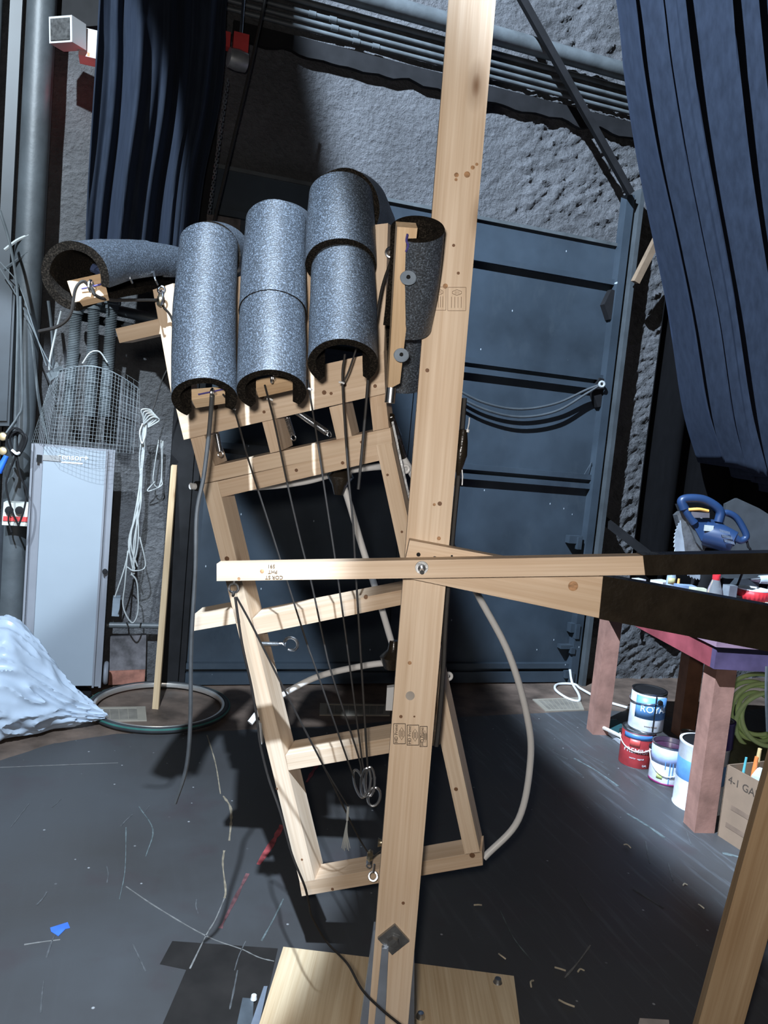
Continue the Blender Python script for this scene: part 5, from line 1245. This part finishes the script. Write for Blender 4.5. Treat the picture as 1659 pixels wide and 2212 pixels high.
MB().lathe([(0, 0.0), (0.032, 0.002), (0.035, 0.012), (0.033, k * 0.30), (0.035, k * 0.55), (0.029, k * 0.70), (0.016, k * 0.90), (0.014, k)], p, UP, 28).build('bottle_body', CLEAR, T, None, True)
MB().lathe([(0.0355, k * 0.22), (0.0362, k * 0.23), (0.0362, k * 0.52), (0.0355, k * 0.53)], p, UP, 28).build('bottle_label', simple('pink_white_label', (0.75, 0.45, 0.48), 0.4), T, None, True)
MB().lathe([(0.016, k - 0.024), (0.0178, k - 0.022), (0.0178, k + 0.003), (0.014, k + 0.006), (0, k + 0.006)], p, UP, 24).build('bottle_cap', simple('cap_red', (0.72, 0.03, 0.04), 0.4), T, None, True)
# paper cup
p = tz_at(1622, 3.95); hz = D(1622, 1270, 3.95).z - TZ
T = thing('paper_cup', 'wide paper tub with red scalloped band and yellow base at the right edge', 'cup', p)
rc = 0.078
MB().lathe([(0, 0.002), (rc * 0.86, 0.0), (rc, hz), (rc * 1.03, hz), (rc * 1.03, hz - 0.005), (rc * 0.98, hz - 0.005)], p, UP, 40).lathe([(rc * 0.97, hz), (rc * 0.83, 0.006), (0, 0.006)], p, UP, 40).lathe([(0, hz - 0.006), (rc * 0.975, hz - 0.006)], p, UP, 40).build('cup_body', simple('white_card', (0.85, 0.85, 0.84), 0.5), T, None, True)
MB().lathe([(rc * 0.90, hz * 0.02), (rc * 0.955, hz * 0.60)], p, UP, 40).build('yellow_band', simple('popcorn_yellow', (0.85, 0.55, 0.16), 0.5), T, None, True, 0, 0.0006)
mb = MB(); n = 72; top_, bot_ = [], []
for k in range(n):
    a = 2 * PI * k / n; zz = hz * (0.50 - 0.06 * abs(math.sin(k * PI / 3)))
    rr = lambda z: rc * (0.86 + 0.14 * z / hz) * 1.022 + 0.0006
    top_.append(mb.bm.verts.new(p + V((math.cos(a) * rr(hz * .94), math.sin(a) * rr(hz * .94), hz * 0.94)))); bot_.append(mb.bm.verts.new(p + V((math.cos(a) * rr(zz), math.sin(a) * rr(zz), zz))))
for k in range(n): mb.face([top_[k], top_[(k + 1) % n], bot_[(k + 1) % n], bot_[k]])
mb.build('red_band', simple('popcorn_red', (0.62, 0.03, 0.04), 0.5), T, None, True, 0, 0.0008)
# tube of glue, bottle, boxes, small clutter in the gap between the levers
p = tz_at(1446, 4.15); hg = D(1446, 1240, 4.15).z - TZ
T = thing('glue_bottle', 'grey blue bottle with an olive label among the table clutter', 'bottle', p)
MB().lathe([(0, 0), (0.024, 0.001), (0.026, 0.01), (0.024, hg * 0.9), (0.020, hg), (0, hg)], p, UP, 20).build('bottle_body', simple('grey_blue_plastic', (0.30, 0.38, 0.46), 0.4), T, None, True)
arcpanel(p, 0.0262, hg * 0.55, hg * 0.86, -0.6, 0.8, simple('olive_label', (0.45, 0.42, 0.20), 0.5), T, 'bottle_label')
p = tz_at(1462, 4.12); t = MB().tube([p + UP * 0.0, p + UP * (D(1462, 1249, 4.12).z - TZ)], [0.012, 0.006], 10).build('glue_nozzle', simple('orange_nozzle', (0.85, 0.42, 0.14), 0.4), None, None, True); tag(t, 'small orange nozzle right beside the grey blue bottle', 'nozzle')
def slabbox(x, y, d, sz, rz, mat, name, label, cat, hh):
    p = tz_at(x, d); t = MB().box(p + UP * (hh / 2), (sz[0], sz[1], hh), Matrix.Rotation(rz, 3, 'Z')).build(name, mat, None, None, False, min(0.006, hh * 0.3)); tag(t, label, cat); return t
def top_h(x, y, d): return max(0.01, D(x, y, d).z - TZ)
slabbox(1428, 0, 4.28, (0.10, 0.08), 0.3, WHITEM, 'white_carton', 'white carton at the left of the table clutter', 'carton', top_h(1428, 1254, 4.28))
slabbox(1378, 0, 4.28, (0.06, 0.05), 0.3, WHITEM, 'white_packet', 'small white packet behind the start of the taped handle', 'packet', top_h(1380, 1250, 4.28))
slabbox(1473, 0, 3.70, (0.09, 0.05), -0.2, simple('blue_grey_rag', (0.20, 0.28, 0.42), 0.7), 'folded_rag', 'folded blue grey rag beside the glue bottle', 'rag', top_h(1473, 1262, 3.70))
slabbox(1500, 0, 3.62, (0.07, 0.035), -0.3, simple('cream_green_tube', (0.55, 0.58, 0.42), 0.4), 'paint_tube', 'cream and green tube left of the red-capped bottle', 'tube', top_h(1500, 1268, 3.62))
slabbox(1513, 0, 4.28, (0.08, 0.08), 0.2, BLACKM, 'black_toolbox', 'black case behind the red-capped bottle', 'case', top_h(1513, 1250, 4.28))
slabbox(1597, 0, 4.28, (0.16, 0.1), 0.1, simple('slate_case', (0.05, 0.06, 0.07), 0.5), 'grey_toolbox', 'dark grey case behind the paper tub', 'case', top_h(1597, 1246, 4.28))
slabbox(1568, 0, 3.60, (0.05, 0.04), 0.1, simple('smoky_plastic', (0.18, 0.20, 0.22), 0.25), 'plastic_clamshell', 'smoky plastic pack between the bottle and paper tub', 'pack', top_h(1568, 1262, 3.60))
slabbox(1650, 0, 3.60, (0.12, 0.05), 0.1, WHITEM, 'white_dish', 'white flat dish in front of the paper tub', 'dish', top_h(1650, 1303, 3.60))
c = D(1652, 1252, 4.15)
T = thing('cordless_drill', 'pale grey cordless drill at the right edge above the paper tub', 'drill', V((c.x, c.y, TZ)))
DR = simple('pale_teal_tool', (0.50, 0.58, 0.60), 0.4)
MB().tube([c - RT * 0.03, c + RT * 0.12], [0.022, 0.03], 14).build('drill_body', DR, T, None, True)
MB().tube([c - RT * 0.075, c - RT * 0.03], [0.006, 0.017], 12).build('drill_chuck', STEEL, T, None, True)
MB().tube([c + RT * 0.05, V((c.x + 0.05, c.y, TZ + 0.04))], [0.02, 0.022], 12).box(V((c.x + 0.05, c.y, TZ + 0.02)), (0.09, 0.07, 0.04)).build('drill_grip', DR, T, None, True)

# white cable on the floor by the door, cable loop on the door
cord('extension_lead', [Wy(1231, 1446, 4.36), Z(1236, 1475, 0.03), Z(1250, 1500, 0.01), Z(1250, 1514, 0.01), Z(1225, 1508, 0.01), Z(1200, 1490, 0.01), Z(1205, 1478, 0.01), Z(1240, 1478, 0.012), Z(1255, 1488, 0.012), Z(1300, 1512, 0.01), Z(1325, 1520, 0.01), Z(1360, 1530, 0.01)], 0.008, WHITEM, 'white lead snaking over the floor behind the pink table leg', 'cable', None, 8)
T = thing('door_cable', 'grey double cable sagging across the steel door', 'cable', Wy(1298, 832, 4.36))
for dy in (0, 14):
    MB().tube(spline([Wy(960, 826 + dy, 4.38), Wy(1040, 868 + dy, 4.38), Wy(1120, 884 + dy * 1.2, 4.38), Wy(1200, 872 + dy * 1.2, 4.38), Wy(1265, 843 + dy * 0.6, 4.38), Wy(1298, 830, 4.36)]), 0.008, 8).build('cable_strand', GREYPIPE, T, None, True)
MB().ring(Wy(1300, 830, 4.35), (0.3, 1, 0), 0.016, 0.008, 16, 8).build('cable_knot', WIREW, T, None, True)

# leaning plank, lower right, and block on the floor
q = [D(1706, 1560, 1.52), D(1760, 1640, 1.52), D(1590, 2270, 1.60), D(1492, 2270, 1.60)]
q = [D(1688, 1560, 1.50), D(1790, 1560, 1.50), D(1588, 2280, 1.62), D(1490, 2280, 1.62)]
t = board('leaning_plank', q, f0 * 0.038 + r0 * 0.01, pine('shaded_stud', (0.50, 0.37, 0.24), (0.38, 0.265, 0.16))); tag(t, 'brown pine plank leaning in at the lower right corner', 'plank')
q = [Z(1382, 2199, 0.03), Z(1445, 2203, 0.03), Z(1450, 2260, 0.03), Z(1370, 2250, 0.03)]
t = board('wood_block', q, (0, 0, -0.025), simple('pale_block', (0.50, 0.44, 0.40), 0.6)); tag(t, 'small pale wood block on the floor at the bottom edge', 'block')
# steel hinge plates left of the plywood base
T = thing('perforated_plate', 'grey perforated steel strip on the floor beside the plywood base', 'plate', Z(555, 2190))
q = [Z(570, 2130, 0.012), Z(578, 2130, 0.012), Z(556, 2230, 0.012), Z(536, 2230, 0.012)]
board('steel_strip', q, (0, 0, -0.006), BRACKET, T, 0.001)
q = [Z(524, 2155, 0.010), Z(548, 2157, 0.010), Z(545, 2230, 0.010), Z(508, 2230, 0.010)]
board('side_plate', q, (0, 0, -0.005), simple('grey_plate', (0.10, 0.12, 0.14), 0.5, 0.3), T, 0.001)
MB().lathe([(0, 0.012), (0.007, 0.011), (0.009, 0)], Z(548, 2158, 0.011), UP, 10).build('rivet', WHITEM, T, None, True)
# tape scrap, shavings
q = [Z(108, 2008), Z(146, 1996), Z(151, 2008), Z(142, 2010), Z(126, 2026), Z(110, 2016)]
t = MB().prism([V((p.x, p.y, 0.0062)) for p in q], (0, 0, -0.0015)).build('tape_scrap', simple('blue_masking_tape', (0.05, 0.16, 0.62), 0.5)); tag(t, 'torn scrap of bright blue tape on the black floor', 'tape')
random.seed(5)
SH = simple('pale_shaving', (0.55, 0.48, 0.36), 0.7)
shav = [(1085, 2066, 'pale curled wood shaving right of the plywood base corner'), (1210, 2093, 'pale wood shaving in the dark floor centre right'), (1224, 2167, 'long curled pale shaving near the bottom of the photo'), (1255, 2098, 'short pale shaving beside the floor scratch'), (1032, 1955, 'tiny pale shaving on the floor right of the post'), (1352, 1825, 'pale chip on the lit edge of the floor right'), (1360, 1829, 'pale fleck just right of a chip on the lit floor'), (1515, 1958, 'pale chip on the floor left of the leaning plank'), (1480, 1912, 'thin pale chip on the floor beyond the leaning plank'), (1150, 2125, 'tiny pale crumb on the floor right of the plywood')]
for i, (x, y, lb) in enumerate(shav):
    c = Z(x, y, 0.009); a = random.uniform(0, PI); L = random.uniform(0.008, 0.016)
    if i == 2: L = 0.022
    d = V((math.cos(a), math.sin(a), 0))
    t = MB().tube(spline([c - d * L, c + V((-d.y, d.x, 0)) * L * 0.35 + UP * 0.004, c + d * L]), 0.0025, 5).build('wood_shaving', SH, None, None, True); tag(t, lb, 'shaving', 'wood shavings on the floor')
